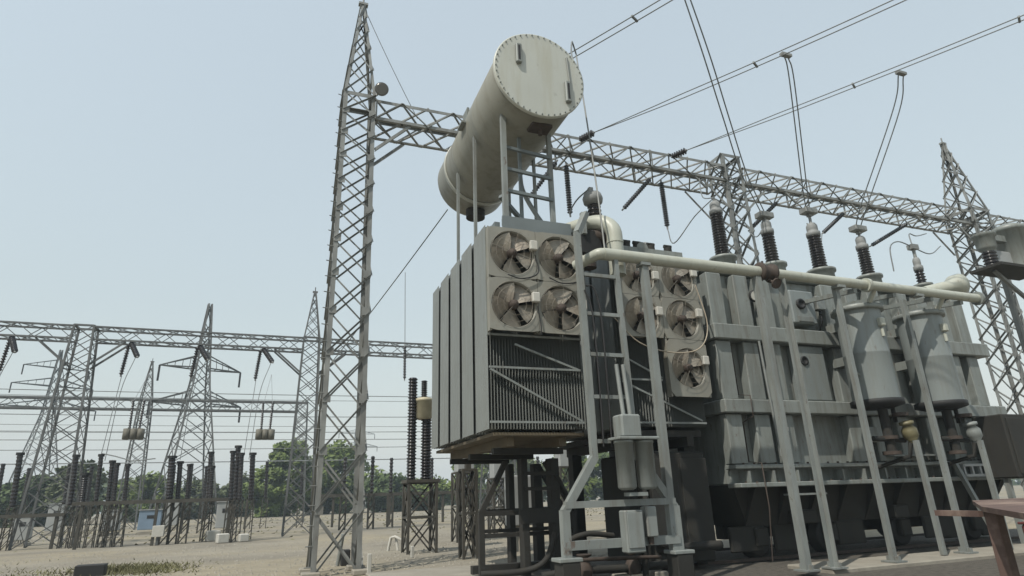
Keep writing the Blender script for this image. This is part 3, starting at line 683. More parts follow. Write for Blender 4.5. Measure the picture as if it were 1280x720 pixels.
# ------------------------------------------------------------------ transformer
TX0, TX1, TF, TB, TT = 9.75, 19.2, 11.9, 15.4, 6.85
t = thing('power_transformer', 'huge grey green transformer tank with ribs, two horizontal bands and black bushings', 'transformer', (14.4, 13.6, .1))
TR = t
obj('tank_wall', MB().box(((TX0 + TX1) / 2, (TF + TB) / 2, (TT + 1.7) / 2), (TX1 - TX0, TB - TF, TT - 1.7), bev=.03), PAINT, t)
sk = MB()
zs0, zs1 = .78, 1.7
vs = []
for z, i in ((zs0, .55), (zs1, 0.0)):
    vs += [(TX0 + i, TF + i * .6, z), (TX1 - i, TF + i * .6, z), (TX1 - i, TB - i * .6, z), (TX0 + i, TB - i * .6, z)]
sk.add(vs, [(3, 2, 1, 0), (4, 5, 6, 7)] + [(k, (k + 1) % 4, (k + 1) % 4 + 4, k + 4) for k in range(4)])
obj('lower_tank', sk, GRIMESHADE, t)
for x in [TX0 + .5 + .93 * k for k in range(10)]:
    obj('skirt_rib', MB().add([(x - .03, TF - .25, zs1), (x + .03, TF - .25, zs1), (x + .03, TF + .33, zs0), (x - .03, TF + .33, zs0), (x - .03, TF + .05, zs1), (x + .03, TF + .05, zs1)], [(0, 1, 2, 3), (0, 3, 4), (1, 5, 2), (0, 4, 5, 1), (3, 2, 5, 4)]), GRIMESHADE, t)
bands = ((5.04, 5.42, 11.5), (3.28, 3.60, 11.5))
for z0, z1, yf in bands:
    obj('band', MB().box(((TX0 + TX1) / 2 - .02, (yf + TF) / 2, (z0 + z1) / 2), (TX1 - TX0 + .35, TF - yf, z1 - z0), bev=.025), PAINT, t)
    obj('band', MB().box((TX0 - .09, (TF + TB) / 2, (z0 + z1) / 2), (.18, TB - TF, z1 - z0 - .006), bev=.02), PAINT, t)
    obj('band', MB().box((TX1 + .09, (TF + TB) / 2, (z0 + z1) / 2), (.18, TB - TF, z1 - z0 - .006), bev=.02), PAINT, t)
for z, yf, h in ((2.08, 11.58, .09), (1.68, 11.5, .10)):
    obj('flange', MB().box(((TX0 + TX1) / 2, (yf + TF) / 2, z), (TX1 - TX0 + .2, TF - yf + .05, h), bev=.015), PAINT, t)
obj('top_flange', MB().box(((TX0 + TX1) / 2, (TF + TB) / 2, TT + .05), (TX1 - TX0 + .3, TB - TF + .3, .12), bev=.02), PAINT, t)
for k in range(34):
    x = TX0 + .1 + k * (TX1 - TX0 - .2) / 33
    obj('flange_bolt', MB().tube((x, TF - .08, TT + .11), (x, TF - .08, TT + .16), .03, 6), RUSTY, t)
ribs = (9.87, 10.69, 11.4, 13.6, 14.45, 15.3, 16.4, 17.2, 17.95, 18.72)
for x in ribs:
    for za, zb_ in ((5.43, 6.78), (3.61, 5.03), (2.14, 3.27)):
        obj('rib', MB().box((x, 11.77, (za + zb_) / 2), (.45, .27, zb_ - za), bev=.02), PAINT, t)
for x in [k * .7 + 10 for k in range(14)]:
    obj('foot_gusset', MB().box((x, 11.7, 1.86), (.05, .3, .25)), PAINT, t)
obj('cover_plate', MB().box((12.52, 11.75, 4.32), (.94, .3, 1.40), bev=.03), VESSEL, t)
o = obj('inspection_hatch', MB().lathe((12.28, 11.60, 4.62), (0, -1, 0), [(.12, 0), (.12, .03), (.07, .03), (.07, .015), (.0, .015)], 20, False), BLACK, t)
c_ = obj('cover_plate', MB().box((12.55, 11.72, 6.05), (.8, .36, .9), bev=.03), VESSEL, t)
obj('inspection_hatch', MB().lathe((12.45, 11.54, 6.12), (0, -1, 0), [(.14, 0), (.14, .05), (.09, .06), (.09, .03), (.0, .03)], 20, False), BLACK, t)
obj('name_plate', MB().box((12.55, 11.53, 5.72), (.5, .02, .14), bev=.005), STEEL, t)
# drain pipework along the front
for x, z0, z1 in ((10.75, 2.3, 5.0), (10.98, 2.5, 6.0)):
    obj('conduit', MB().path(spline([(x, 11.4, z1), (x + .02, 11.38, (z0 + z1) / 2), (x + .1, 11.4, z0)]), .03, 6), STEEL, t)
obj('junction', MB().box((11.02, 11.38, 2.9), (.2, .12, .08)), WHITE, t)
for z, x0, x1 in ((1.45, 11.0, 12.0), (2.28, 14.4, 16.2)): obj('shelf', MB().box(((x0 + x1) / 2, 11.55, z), (x1 - x0, .3, .04)), STEEL, t)
# wheels and rails
for x in (10.6, 12.7, 15.2, 17.9):
    for y in (12.4, 14.9):
        w = obj('wheel', MB().lathe((x, y - .12, .48), (0, 1, 0), [(.0, 0), (.30, 0), (.36, .03), (.36, .17), (.42, .18), (.42, .24), (.0, .24)], 20, False), BLACK, t)
        obj('axle_box', MB().box((x, y - .2, .55), (.36, .16, .4), bev=.03), GRIMESHADE, w)
for x in (10.2, 13.4, 16.4): obj('bogie_plate', MB().box((x, 12.25, .52), (.9, .10, .55), bev=.03), GRIMESHADE, t)
# gauges, junction boxes, earthing strap and conduits fixed to the tank front
obj('earthing_strap', MB().path([(10.28, 11.86, 5.0), (10.28, 11.84, 3.75), (10.28, 11.46, 3.68), (10.28, 11.46, 3.2), (10.28, 11.84, 3.1), (10.28, 11.84, 2.2), (10.28, 11.44, 2.15), (10.3, 11.44, 1.2), (10.3, 11.6, .1)], .014, 5), RUSTY, t)
for x, z in ((13.15, 6.2), (16.9, 4.4), (14.02, 2.8), (18.3, 2.8)):
    jb = obj('junction_box', MB().box((x, 11.6, z), (.3, .2, .38), bev=.02), STEEL, t)
    obj('gland', MB().tube((x, 11.6, z - .19), (x, 11.6, z - .3), .035, 8), BLACK, jb)
    obj('conduit', MB().path(spline([(x, 11.6, z - .28), (x, 11.6, z - .5), (x + .05, 11.85, z - .8)]), .02, 6), BLACK, t)
gd = obj('oil_gauge', MB().lathe((11.05, 11.62, 6.25), (-.3, -1, -.2), [(.14, 0), (.16, .02), (.16, .08), (.13, .09)], 20), BLACK, t)
obj('dial', MB().lathe(V((11.05, 11.62, 6.25)) + V((-.3, -1, -.2)).normalized() * .092, (-.3, -1, -.2), [(.125, 0), (0, .004)], 20, False), WHITE, gd)
for z, n_ in ((2.08, 30), (1.68, 30)):
    for k in range(n_): obj('flange_bolt', MB().tube((TX0 + .15 + k * .315, 11.6, z + .045), (TX0 + .15 + k * .315, 11.6, z + .085), .028, 6), RUSTY, t)
for x in (11.7, 14.7): obj('jacking_pad', MB().box((x, 12.0, .95), (.5, .5, .3), bev=.03), GRIMESHADE, t)
obj('under_beam', MB().box((14.4, 13.4, .62), (8.0, .3, .34)), GRIMESHADE, t)
for x in (11.4, 16.9, 18.5): obj('bogie_plate', MB().box((x, 12.3, .5), (.7, .10, .6), bev=.03), GRIMESHADE, t)
rail_ = thing('rail', 'pair of steel rails under the wheels of the transformer', 'rail', (14, 13.6, .08))
for y in (12.4, 14.9): obj('rail_bar', MB().box((14, y, .085), (12, .08, .03)).box((14, y, .055), (12, .16, .03)), RUSTY, rail_)

def bushing(x, y, z0, z1, r, zt, plate, hood=True, m=PORC):
    b = obj('bushing', MB().lathe((x, y, 6.9), (0, 0, 1), [(r * 2.0, 0), (r * 2.0, .08), (r * 1.7, .10), (r * 1.6, z0 - 6.9 - .1), (r * 1.9, z0 - 6.9 - .08), (r * 1.9, z0 - 6.9), (.05, z0 - 6.9)], 20), PAINT, TR)
    L = z1 - z0
    obj('porcelain', MB().lathe((x, y, z0), (0, 0, 1), shed_prof(L, r, int(L / .085), .72, r * .9), 18), m, b)
    obj('cap', MB().lathe((x, y, z1), (0, 0, 1), [(r * .8, -.02), (r * .95, 0), (r * .95, .12), (r * .7, .16), (r * .75, .2), (r * .75, .34), (r * .55, .42), (r * .2, .45), (r * .2, zt - z1)], 16), CAPM, b)
    if plate:
        obj('terminal', MB().box((x, y, zt + .1), (.5, .3, .18), bev=.02).box((x, y, zt - .02), (.12, .12, .12)), GALV, b)
    return (x, y, zt + .12)
B1 = bushing(12.35, 14.0, 8.35, 9.85, .22, 10.3, False)
B2 = bushing(13.28, 13.0, 7.85, 8.85, .20, 9.35, True)
B3 = bushing(15.12, 13.0, 7.85, 9.0, .22, 9.75, True)
B4 = bushing(17.12, 13.0, 7.85, 8.8, .20, 9.4, True)
B0 = bushing(8.9 + .95, 12.4 + 2.0, 7.6, 8.3, .14, 8.7, False)
B5 = bushing(19.0 - .1, 12.6, 7.6, 8.1, .15, 8.45, False)
obj('bushing_terminal', MB().tube((18.9, 12.6, 8.4), (18.9, 12.6, 8.85), .05, 8).box((18.9, 12.6, 8.9), (.3, .2, .16)), GALV, TR)
obj('explosion_vent', MB().lathe((18.3, 12.2, 7.15), (.95, -.25, .22), [(.2, 0), (.2, .9), (.32, 1.05), (.34, 1.3), (.26, 1.32), (.2, 1.1)], 18), PIPE, TR)
obj('cover_box', MB().box((14.2, 13.5, 7.1), (1.1, 1.4, .4), bev=.05).box((16.2, 13.6, 7.05), (.9, 1.4, .3), bev=.05), PAINT, TR)
obj('top_pipe', MB().path(spline([(10.2, 12.4, 7.15), (12, 12.3, 7.2), (14.5, 12.3, 7.2), (18.8, 12.3, 7.1)]), .09, 10), PIPE, TR)

# bushing with round head behind the elbow pipe
t = thing('small_bushing', 'small dark bushing with a round grey head on top of the thick elbow pipe', 'bushing', (6.4, 11.2, 7.2))
obj('porcelain', MB().lathe((6.42, 11.25, 7.35), (.0, 0, 1), shed_prof(.62, .19, 6, .7, .16), 16), PORC, t)
obj('turret', MB().lathe((6.42, 11.25, 6.9), (0, 0, 1), [(.2, 0), (.2, .4), (.24, .41), (.24, .46)], 16), BLACK, t)
obj('head', MB().lathe((6.40, 11.25, 7.97), (0, 0, 1), [(.12, 0), (.22, .05), (.24, .16), (.2, .28), (.08, .33)], 16).box((6.3, 11.15, 8.2), (.1, .1, .3)), CAPM, t)
wire('thin jumper wire from the small round headed bushing up to the hanging insulator', spline([(6.3, 11.15, 8.35), (6.5, 12.2, 8.6), (7.2, 14.0, 9.2), (8.49, 16.5, 10.38)]), .02, name='jumper_wire', cat='wire')

# ------------------------------------------------------------------ cylindrical vessels hung at the front
for x, lab in ((13.48, 'grey upright cylindrical tank hung under the cream pipe, the left of the pair'), (15.68, 'blue grey upright cylindrical tank hung under the cream pipe, the right of the pair')):
    t = thing('cylindrical_tank', lab, 'cylinder tank', (x, 10.8, 3.45), 'cylindrical tanks in front of the transformer')
    r = .50; y = 10.8
    obj('shell', MB().lathe((x, y, 3.52), (0, 0, 1), [(r + .02, 0), (r + .02, 1.1), (r + .024, 1.11), (r + .02, 1.13), (r + .02, 2.22)], 40, False), VESSEL, t)
    obj('lid', MB().lathe((x, y, 5.72), (0, 0, 1), [(r - .05, 0), (r + .1, 0), (r + .1, .05), (r + .1, .06), (r + .1, .11), (r * .6, .2), (0, .22)], 40), PAINT, t)
    obj('bottom_flange', MB().lathe((x, y, 3.40), (0, 0, 1), [(0, -.1), (r * .6, -.08), (r + .08, 0), (r + .08, .06), (r + .08, .12), (r - .03, .12)], 40), BLACK, t)
    for k in range(20):
        a = k * math.pi / 10; obj('bolt', MB().tube((x + math.cos(a) * (r + .05), y + math.sin(a) * (r + .05), 5.82), (x + math.cos(a) * (r + .05), y + math.sin(a) * (r + .05), 5.88), .022, 6), STEEL, t)
    obj('valve', MB().box((x + .05, y - r - .06, 5.35), (.16, .14, .22), bev=.03).tube((x + .05, y - r - .04, 5.2), (x + .05, y - r - .04, 5.0), .04, 8), PIPE, t)
    for zz in (4.6, 5.5): obj('wall_bracket', MB().box((x, y + r + .1, zz), (.3, .6, .22)), PAINT, t)
    obj('sight_pipe', MB().path([(x - r - .12, y - .1, 5.6), (x - r - .12, y - .1, 4.2), (x - r + .0, y - .1, 4.1)], .035, 8), PAINT, t)
    p = obj('outlet_pipe', MB().tube((x, y - .1, 3.4), (x, y - .1, 2.3), .11, 12).tube((x + .35, y - .1, 3.4), (x + .35, y - .1, 3.0), .05, 8), GRIMESHADE, t)
    obj('outlet_valve', MB().lathe((x + .35, y - .35, 3.0), (.2, 0, -1), [(.10, 0), (.16, .02), (.16, .08), (.1, .1), (.17, .2), (.17, .36), (.1, .45), (.12, .5), (.05, .52)], 16), BRASS if x < 14 else STEEL, p)
    for fx, fy, fz, fr in ((x + .3, y - .3, 3.12, .17), (x, y - .1, 2.6, .2), (x, y - .1, 2.25, .2)): obj('outlet_flange', MB().tube((fx, fy, fz), (fx, fy, fz + .08), fr, 14), RUSTY, p)
    obj('cross_pipe', MB().tube((x - .5, y - .1, 2.62), (x + .5, y - .1, 2.58), .06, 10).path([(x + .35, y - .35, 2.5), (x + .3, y - .3, 2.2), (x + .2, y + .5, 2.0)], .05, 8), GRIMESHADE, t)
    bar_obj('stay', SQ[STEEL.name], t, (x + .42, 10.35, .1), (x + .40, 10.35, 2.55), .10)
t = thing('control_cabinet', 'dark grey control cabinet at the right end of the transformer under the lower band', 'cabinet', (18.3, 10.9, 1.6))
obj('cabinet', MB().box((18.5, 11.05, 2.45), (1.7, .8, 1.6), bev=.03), GRIMESHADE, t); obj('door', MB().box((18.5, 10.635, 2.45), (1.5, .03, 1.4), bev=.01), GRIMESHADE, t)
obj('leg', MB().box((17.8, 11.05, .85), (.12, .12, 1.6)), STEEL, t); obj('leg', MB().box((19.2, 11.05, .85), (.12, .12, 1.6)), STEEL, t)
t = thing('terminal_ladder', 'small pale step rack on the tank foot left of the dark control cabinet', 'rack', (16.9, 11.2, 1.7))
for z in (1.75, 2.0): obj('rack_bar', MB().box((16.95, 11.2, z), (.9, .08, .06)), KIOSK, t)
for x in (16.5, 16.8, 17.1, 17.4): obj('rack_post', MB().box((x, 11.2, 1.88), (.06, .06, .3)), KIOSK, t)
bar_obj('leg', SQ[STEEL.name], t, (16.55, 10.8, .08), (16.2, 11.2, 2.1), .10)

# droppers from the twin busbars to the bushings
DG = 'twin droppers down to the black bushings'
def dropper(lab, a, b_, mid, g=.14):
    t = thing('dropper', lab, 'power line', b_, DG)
    for s in (-1, 1):
        e = V((s * g, s * g * .25, 0))
        obj('conductor', MB().path(spline([V(a) + e] + [V(q) + e * 1.2 for q in mid] + [V(b_) + e * .9], 8), .018, 5), WIRE, t)
    obj('clamp', MB().box(V(a) + V((0, 0, .02)), (.34, .12, .08)), GALV, t)
dropper('twin conductors dropping from the top edge of the picture to the second black bushing', (8.2, 9.25, 13.3), B2, ((9.15, 9.85, 11.88), (10.55, 11.0, 10.98), (12.0, 12.2, 10.25)), .12)
dropper('nearly straight twin conductors dropping to the third black bushing', (12.25, 10.2, 12.9), B3, ((12.75, 10.6, 12.5), (14.6, 12.5, 10.4)), .10)
dropper('bent pale twin conductors dropping to the fourth black bushing on the right', (16.1, 9.75, 12.9), B4, ((16.5, 10.4, 12.2), (16.75, 12.3, 10.0)), .14)
JG = 'thin jumper wires behind the bushings'
for lab, pts in (
    ('thin jumper wire curving from the tallest bushing to the hanging insulator on its left', [B1, (12.0, 14.6, 10.0), (11.6, 15.3, 9.3), (12.31, 16.5, 10.42)]),
    ('thin slanting jumper wire between the tallest bushing and the beam', [B1, (12.6, 14.8, 10.9), (13.6, 16.0, 12.4)]),
    ('thin jumper wire hanging from the slanting string above the second bushing', [(15.85, 16.4, 10.75), (15.0, 15.2, 9.9), (13.6, 13.4, 9.3)]),
    ('thin jumper wire hanging from the slanting string above the third bushing', [(19.55, 16.4, 11.1), (17.5, 14.9, 9.6), (15.3, 13.3, 9.6)]),
    ('looped jumper wire over the right end of the transformer', [(18.9, 12.6, 8.95), (19.2, 12.8, 9.5), (20.6, 13.5, 9.9), (23.5, 15.0, 11.0)]),
    ('lower looped jumper wire over the right end of the transformer', [(18.9, 12.6, 8.9), (20.6, 13.2, 9.1), (23.5, 14.6, 10.3)]),
    ('arched jumper wire left of the small right hand bushing', [(17.6, 12.5, 7.9), (17.7, 12.5, 8.7), (18.2, 12.55, 9.0), (18.9, 12.6, 8.92)])):
    wire(lab, spline(pts), .02, JG, 'jumper_wire')

# instrument transformer on a platform at the right edge
t = thing('instrument_transformer', 'grey green instrument transformers on a raised steel platform at the right edge', 'instrument transformer', (22.5, 12, .1))
obj('platform', MB().box((22.45, 12.0, 8.2), (2.5, 1.0, .09)), GRIMESHADE, t)
obj('bottle', MB().lathe((21.6, 12, 8.25), (0, 0, 1), [(.16, 0), (.16, .55), (.24, .62), (.28, .7), (.30, 1.05), (.36, 1.08), (.36, 1.16)], 20), PAINT, t)
obj('neck', MB().lathe((21.6, 12, 8.24), (0, 0, 1), shed_prof(.55, .22, 5, .8), 16), PORC, t)
obj('head', MB().lathe((23.0, 12, 8.3), (0, 0, 1), [(.45, 0), (.45, 1.35), (.52, 1.36), (.52, 1.5), (.3, 1.62), (0, 1.64)], 24), PAINT, t)
obj('link_arm', MB().box((22.2, 12, 9.35), (1.3, .2, .22)), PAINT, t)
obj('white_case', MB().box((22.2, 12.1, 8.62), (.8, .4, .5), bev=.03), KIOSK, t)
for x in (22.9, 24.6):
    for y in (11.6, 12.5): obj('leg', MB().bar((x, y, .05), (x, y, 8.1), .14), GALV, t)
for k in range(8): bar_obj('brace', ANG[GALV.name], t, (22.9 if k % 2 else 24.6, 11.6, .3 + k), (24.6 if k % 2 else 22.9, 11.6, 1.3 + k), .06)
for x in (22.0,): obj('platform_strut', MB().bar((22.95, 12, 7.2), (21.6, 12, 8.14), .10), GALV, t)

# rust red steel table near the camera and a red case under it
t = thing('steel_table', 'rust red steel table standing in the right foreground', 'table', (9.5, 5.5, 0))
rz = math.radians(-28); rot = Matrix.Rotation(rz, 3, 'Z'); pc = V((11.35, 7.15, 1.2))
def tp(x, y, z): return pc + rot @ V((x, y, z))
tx, ty = 1.9, 1.3
top = MB()
A = [(9.2, 3.6), (13.0, 7.5), (10.9, 7.4), (8.33, 5.56), (6.3, 3.75)]; nA = 5
top.add([(x, y, 1.24) for x, y in A] + [(x, y, 1.30) for x, y in A], [(4, 3, 2, 1, 0), (5, 6, 7, 8, 9)] + [(k, (k + 1) % nA, (k + 1) % nA + nA, k + nA) for k in range(nA)])
obj('end_bar', MB().bar((8.38, 5.62, 1.21), (8.52, 6.3, 1.21), .07), RUST, t)
obj('table_top', top, RUST, t)
for x, y in ((8.5, 5.55), (12.3, 7.25), (9.3, 4.0), (6.7, 3.8)): obj('leg', MB().box((x, y, .62), (.15, .15, 1.236), bev=.01), RUST, t)
t = thing('red_case', 'dark red metal case standing behind the rust red table', 'case', (15.2, 9.2, 0))
obj('case', MB().box((15.3, 9.0, .38), (.8, .5, .65), bev=.04), RED, t); obj('lid', MB().box((15.3, 9.0, .73), (.86, .56, .05), bev=.015), RED, t)
t = thing('meter_case', 'pale metal case with a dark door standing beyond the rust red table', 'case', (17.6, 11.8, 0))
obj('case', MB().box((19.6, 13.5, .5), (1.3, .5, .9), bev=.03), KIOSK, t); obj('door', MB().box((19.7, 13.235, .4), (.5, .03, .5)), BLACK, t)

# ------------------------------------------------------------------ equipment rack behind, left of the radiators
def lattice_stand(t, x0, x1, y0, y1, z1, mb_only=False, w=.075):
    cs = [(x0, y0), (x1, y0), (x1, y1), (x0, y1)]
    for x, y in cs: obj('leg', MB().bar((x, y, 0), (x, y, z1), w), BUSBROWN, t)
    br = MB()
    n = 2
    for k in range(4):
        a, b_ = cs[k], cs[(k + 1) % 4]
        for i in range(n):
            za, zb2 = z1 * i / n, z1 * (i + 1) / n
            br.bar((*a, za), (*b_, zb2), w * .6).bar((*b_, za), (*a, zb2), w * .6)
            br.bar((*a, zb2), (*b_, zb2), w * .9)
    o = obj('bracing', br, BUSBROWN, t); o['kind'] = 'stuff'
t = thing('current_transformer', 'dark insulator column with a beige tank, on a lattice stand left of the radiators', 'current transformer', (4.5, 21, 0))
lattice_stand(t, 4.08, 5.0, 20.6, 21.5, 2.15)
obj('deck', MB().box((4.55, 21.05, 2.2), (1.1, 1.0, .1)), BUSBROWN, t)
obj('porcelain', MB().lathe((4.72, 21, 2.25), (0, 0, 1), shed_prof(2.0, .20, 20, .75), 12), PORC, t)
obj('beige_tank', MB().lathe((4.62, 21, 4.22), (0, 0, 1), [(.2, 0), (.3, .05), (.3, .6), (.34, .62), (.34, .7), (.2, .75)], 16), mat('beige_tank_paint', (.40, .36, .25), .5), t)
obj('porcelain', MB().lathe((4.22, 21, 2.25), (0, 0, 1), shed_prof(3.4, .17, 32, .75), 12), PORC, t)
obj('upper_porcelain', MB().lathe((4.62, 21, 4.97), (0, 0, 1), shed_prof(.6, .12, 8, .7), 12), PORC, t)
t = thing('lattice_stand', 'low slim lattice stand between the dark insulator rack and the radiator stand', 'lattice stand', (5.4, 18, 0))
lattice_stand(t, 5.1, 5.5, 17.8, 18.2, 2.4, w=.07)
obj('post', MB().bar((5.3, 18, 2.4), (5.3, 18, 3.4), .16), BUSBROWN, t)
t = thing('white_pipe_frame', 'small bent white pipe on the ground left of the dark insulator rack', 'pipe', (4.05, 22.4, 0))
obj('pipe', MB().path([(3.8, 22.6, 0), (3.88, 22.55, .42), (4.0, 22.5, .45), (4.3, 22.4, .3), (4.35, 22.4, 0)], .05, 8), WHITE, t)
obj('pipe', MB().path([(4.05, 22.6, .42), (4.12, 22.5, 0)], .045, 8), WHITE, t)
for lab, x, y, h in (('leaning white marker peg in front of the dark insulator rack', 3.98, 19.4, .32), ('white marker peg at the foot of the tall left tower', 2.22, 15.75, .45)):
    tmesh('marker_peg', MB().box((x, y, h / 2), (.09, .09, h), .1, .01), WHITE, lab, 'peg', 'white pegs', (x, y, 0))
t = thing('earth_box', 'small black box with a pale pipe inside the foot of the left tower', 'box', (1.9, 18, 0))
obj('box', MB().box((1.95, 18.4, .2), (.24, .24, .4), bev=.02), BLACK, t); obj('pipe', MB().tube((1.75, 18.4, 0), (1.85, 18.3, .8), .05, 8), STEEL, t)
tmesh('black_slab', MB().box((-4.35, 20.3, .13), (.68, .4, .3), .05, .02), BLACK, 'black box shaped block at the bottom left among dry weeds', 'block', None, (-4.35, 20.3, 0))
# guy wire and thin hanging insulator
wire('thin slanting stay wire behind the far end of the conservator', sag((4.2, 16.2, 9.9), (1.0, 26, 6.0), .1), .018, name='stay_wire', cat='wire')
wire('thin stay wire running down right from the peak of the left tower', sag((1.4, 16.5, 17.1), (3.3, 16.6, 13.2), .08), .012, name='stay_wire', cat='wire')
insulator('thin dark rod insulator hanging from a wire above the dark insulator rack', (3.9, 21, 6.85), (3.92, 21, 5.55), .06, 12, 'rods', name='rod_insulator')
wire('thin wire holding the rod insulator left of the radiators', sag((3.86, 21.1, 9.6), (3.9, 21, 6.85), 0), .012, name='hanging_wire', cat='wire')
#MARK3
# ------------------------------------------------------------------ switchyard behind, on the left
FG = 'towers of the nearer switchyard gantry'
GY = 38.0
for x, pk, lab in ((-10.35, None, 'flat topped lattice tower of the nearer switchyard gantry at the left edge'), (1.35, 14.1, 'peaked lattice tower of the nearer switchyard gantry just left of the big left tower'), (13.2, None, 'lattice tower of the nearer switchyard gantry behind the radiators')):
    mast(lab, FG, x, GY, 11.1, 1.0 if pk is None else .75, .45, 11, GALV_FAR, peak=pk, leg_w=.10, br_w=.045, single=False)
beam('long lattice beam of the nearer switchyard gantry, left part', 'beams of the switchyard gantries', -22.5, -10.8, GY - .45, GY + .45, 10.35, 11.05, 14, GALV_FAR, False, .09, .04)
beam('long lattice beam of the nearer switchyard gantry, between its two visible towers', 'beams of the switchyard gantries', -9.9, .9, GY - .45, GY + .45, 10.35, 11.05, 13, GALV_FAR, False, .09, .04)
beam('lattice beam of the nearer switchyard gantry passing behind the big left tower', 'beams of the switchyard gantries', 1.8, 12.8, GY - .45, GY + .45, 10.35, 11.05, 13, GALV_FAR, False, .09, .04)
for x, s, txt in ((-10.8, -1, 'left of the flat topped tower'), (-9.9, 1, 'right of the flat topped tower'), (.9, -1, 'left of the peaked tower'), (1.8, 1, 'right of the peaked tower')):
    o = tmesh('knee_brace', MB().bar((x, GY - .4, 8.9), (x + s * 1.6, GY - .4, 10.3), .09).bar((x, GY + .4, 8.9), (x + s * 1.6, GY + .4, 10.3), .09), GALV_FAR, 'diagonal knee brace under the nearer switchyard gantry, ' + txt, 'brace', 'knee braces of the switchyard gantry', (x, GY, 8.9))
G2 = 64.0
for x, pk, lab in ((-24.7, None, 'tower of the farther switchyard gantry beyond the left edge'), (-11.7, 14.6, 'slim peaked tower of the farther switchyard gantry'), (1.9, None, 'tower at the right end of the farther switchyard gantry')):
    mast(lab, 'towers of the farther switchyard gantry', x, G2, 11.1, .85, .45, 10, GALV_FAR, peak=pk, leg_w=.11, br_w=.05, single=False)
for a, b_, lab in ((-24.2, -12.1, 'lower looking lattice beam of the farther switchyard gantry, left part'), (-11.2, 1.5, 'lower looking lattice beam of the farther switchyard gantry, right part')):
    beam(lab, 'beams of the switchyard gantries', a, b_, G2 - .45, G2 + .45, 10.2, 11.1, 12, GALV_FAR, False, .13, .05)
for x, lab in ((-13.6, 'at the far left'), (-8.2, 'right of the flat topped tower'), (-4.8, 'in front of the transmission pylon'), (-1.45, 'left of the peaked tower')):
    insulator('dark insulator string hanging straight from the nearer switchyard gantry ' + lab, (x, GY, 10.35), (x - .15, GY, 8.45), .12, 12, 'hanging strings of the switchyard gantry', PORC)
    insulator('short slanting insulator string from the nearer switchyard gantry ' + lab, (x + .1, GY - .2, 10.35), (x + .75, GY - 1.2, 9.3), .15, 8, 'slanting strings of the switchyard gantry', PORC)
# line traps
for x, y, lab in ((-8.05, 38.5, 'left'), (-.85, 38.5, 'right')):
    t = thing('line_trap', f'tan drum shaped line trap hanging under the farther gantry, the {lab} one', 'line trap', (x, 42, 5.5), 'line traps')
    for k in (-1, 0, 1): obj('coil', MB().lathe((x + k * .36, 42, 5.5), (0, 0, 1), [(.1, 0), (.2, .02), (.2, .62), (.1, .64)], 12), mat('trap_tan', (.12, .113, .09), .7) if k == -1 and lab == 'left' else bpy.data.materials['trap_tan'], t)
    for k in (-1, 1): obj('hanger', MB().lathe((x + k * .25, 42, 6.1), (k * .02, 0, 1), shed_prof(1.7, .09, 12, .6), 8), PORC, t)
    obj('suspension', MB().bar((x - .25, 42, 7.8), (x, 64 - 20, 10.0), .02).bar((x + .25, 42, 7.8), (x, 64 - 20, 10.0), .02), WIRE, t)
# conductors across the yard
WG = 'conductors across the switchyard'
for k, (y, z, txt) in enumerate(((50, 9.8, 'the highest'), (52, 8.4, 'second from the top'), (56, 7.6, 'third from the top'), (60, 6.6, 'fourth from the top'), (75, 13.2, 'just above the farther gantry beam'))):
    wire('long horizontal conductor across the switchyard, ' + txt, sag((-45, y, z), (24, y, z + .1), .3, 30), .03, WG, 'conductor', 'power line')
for k, (x, lab) in enumerate(((-13.7, 'leftmost'), (-8.3, 'second from left'), (-4.9, 'third from left'), (-1.55, 'fourth from left'))):
    wire('thin vertical dropper under the nearer switchyard gantry, ' + lab, sag((x, GY, 8.5), (x - .2, GY - .5, 4.0), 0), .018, 'droppers of the switchyard gantry', 'dropper', 'power line')
    wire('thin slanting dropper under the nearer switchyard gantry, ' + lab, spline([(x + .75, GY - 1.2, 9.3), (x + .3, GY - 1.0, 7.5), (x + .1, GY - .8, 4.0)]), .018, 'slanting droppers of the switchyard gantry', 'dropper', 'power line')

# isolator and breaker posts on lattice stands
PG = 'dark insulator posts in the switchyard'
posts = [(-11.6, 37, 1.9, 4.3, .17, 'alone at the far left'), (-9.15, 36.5, 1.9, 4.15, .16, 'second from the left edge, slim'), (-8.55, 36, 1.8, 3.25, .2, 'short with a round cap'),
         (-7.9, 35.6, 1.9, 4.1, .13, 'first of the row of four'), (-7.4, 35.6, 1.9, 3.8, .14, 'second of the row of four'), (-7.1, 35.2, 1.9, 3.65, .12, 'third of the row of four'), (-6.65, 35.2, 1.9, 3.6, .12, 'fourth of the row of four'),
         (-4.75, 35, 1.9, 3.95, .20, 'thick one in front of the pylon'), (-4.4, 35.2, 1.9, 3.7, .15, 'beside the thick one'), (-3.95, 35, 1.9, 3.55, .12, 'slim one right of the thick one'),
         (-3.15, 36.5, 1.9, 4.25, .15, 'tall one left of the central cluster'), (-3.0, 36, 1.9, 3.5, .13, 'short one left of the central cluster'),
         (-1.95, 34, 1.9, 4.1, .14, 'left of the central cluster'), (-1.75, 34.6, 1.9, 4.4, .16, 'middle and tallest of the central cluster'), (-1.55, 34, 1.9, 4.0, .13, 'right of the central cluster'), (-1.1, 36, 1.9, 4.15, .17, 'at the right end of the row')]
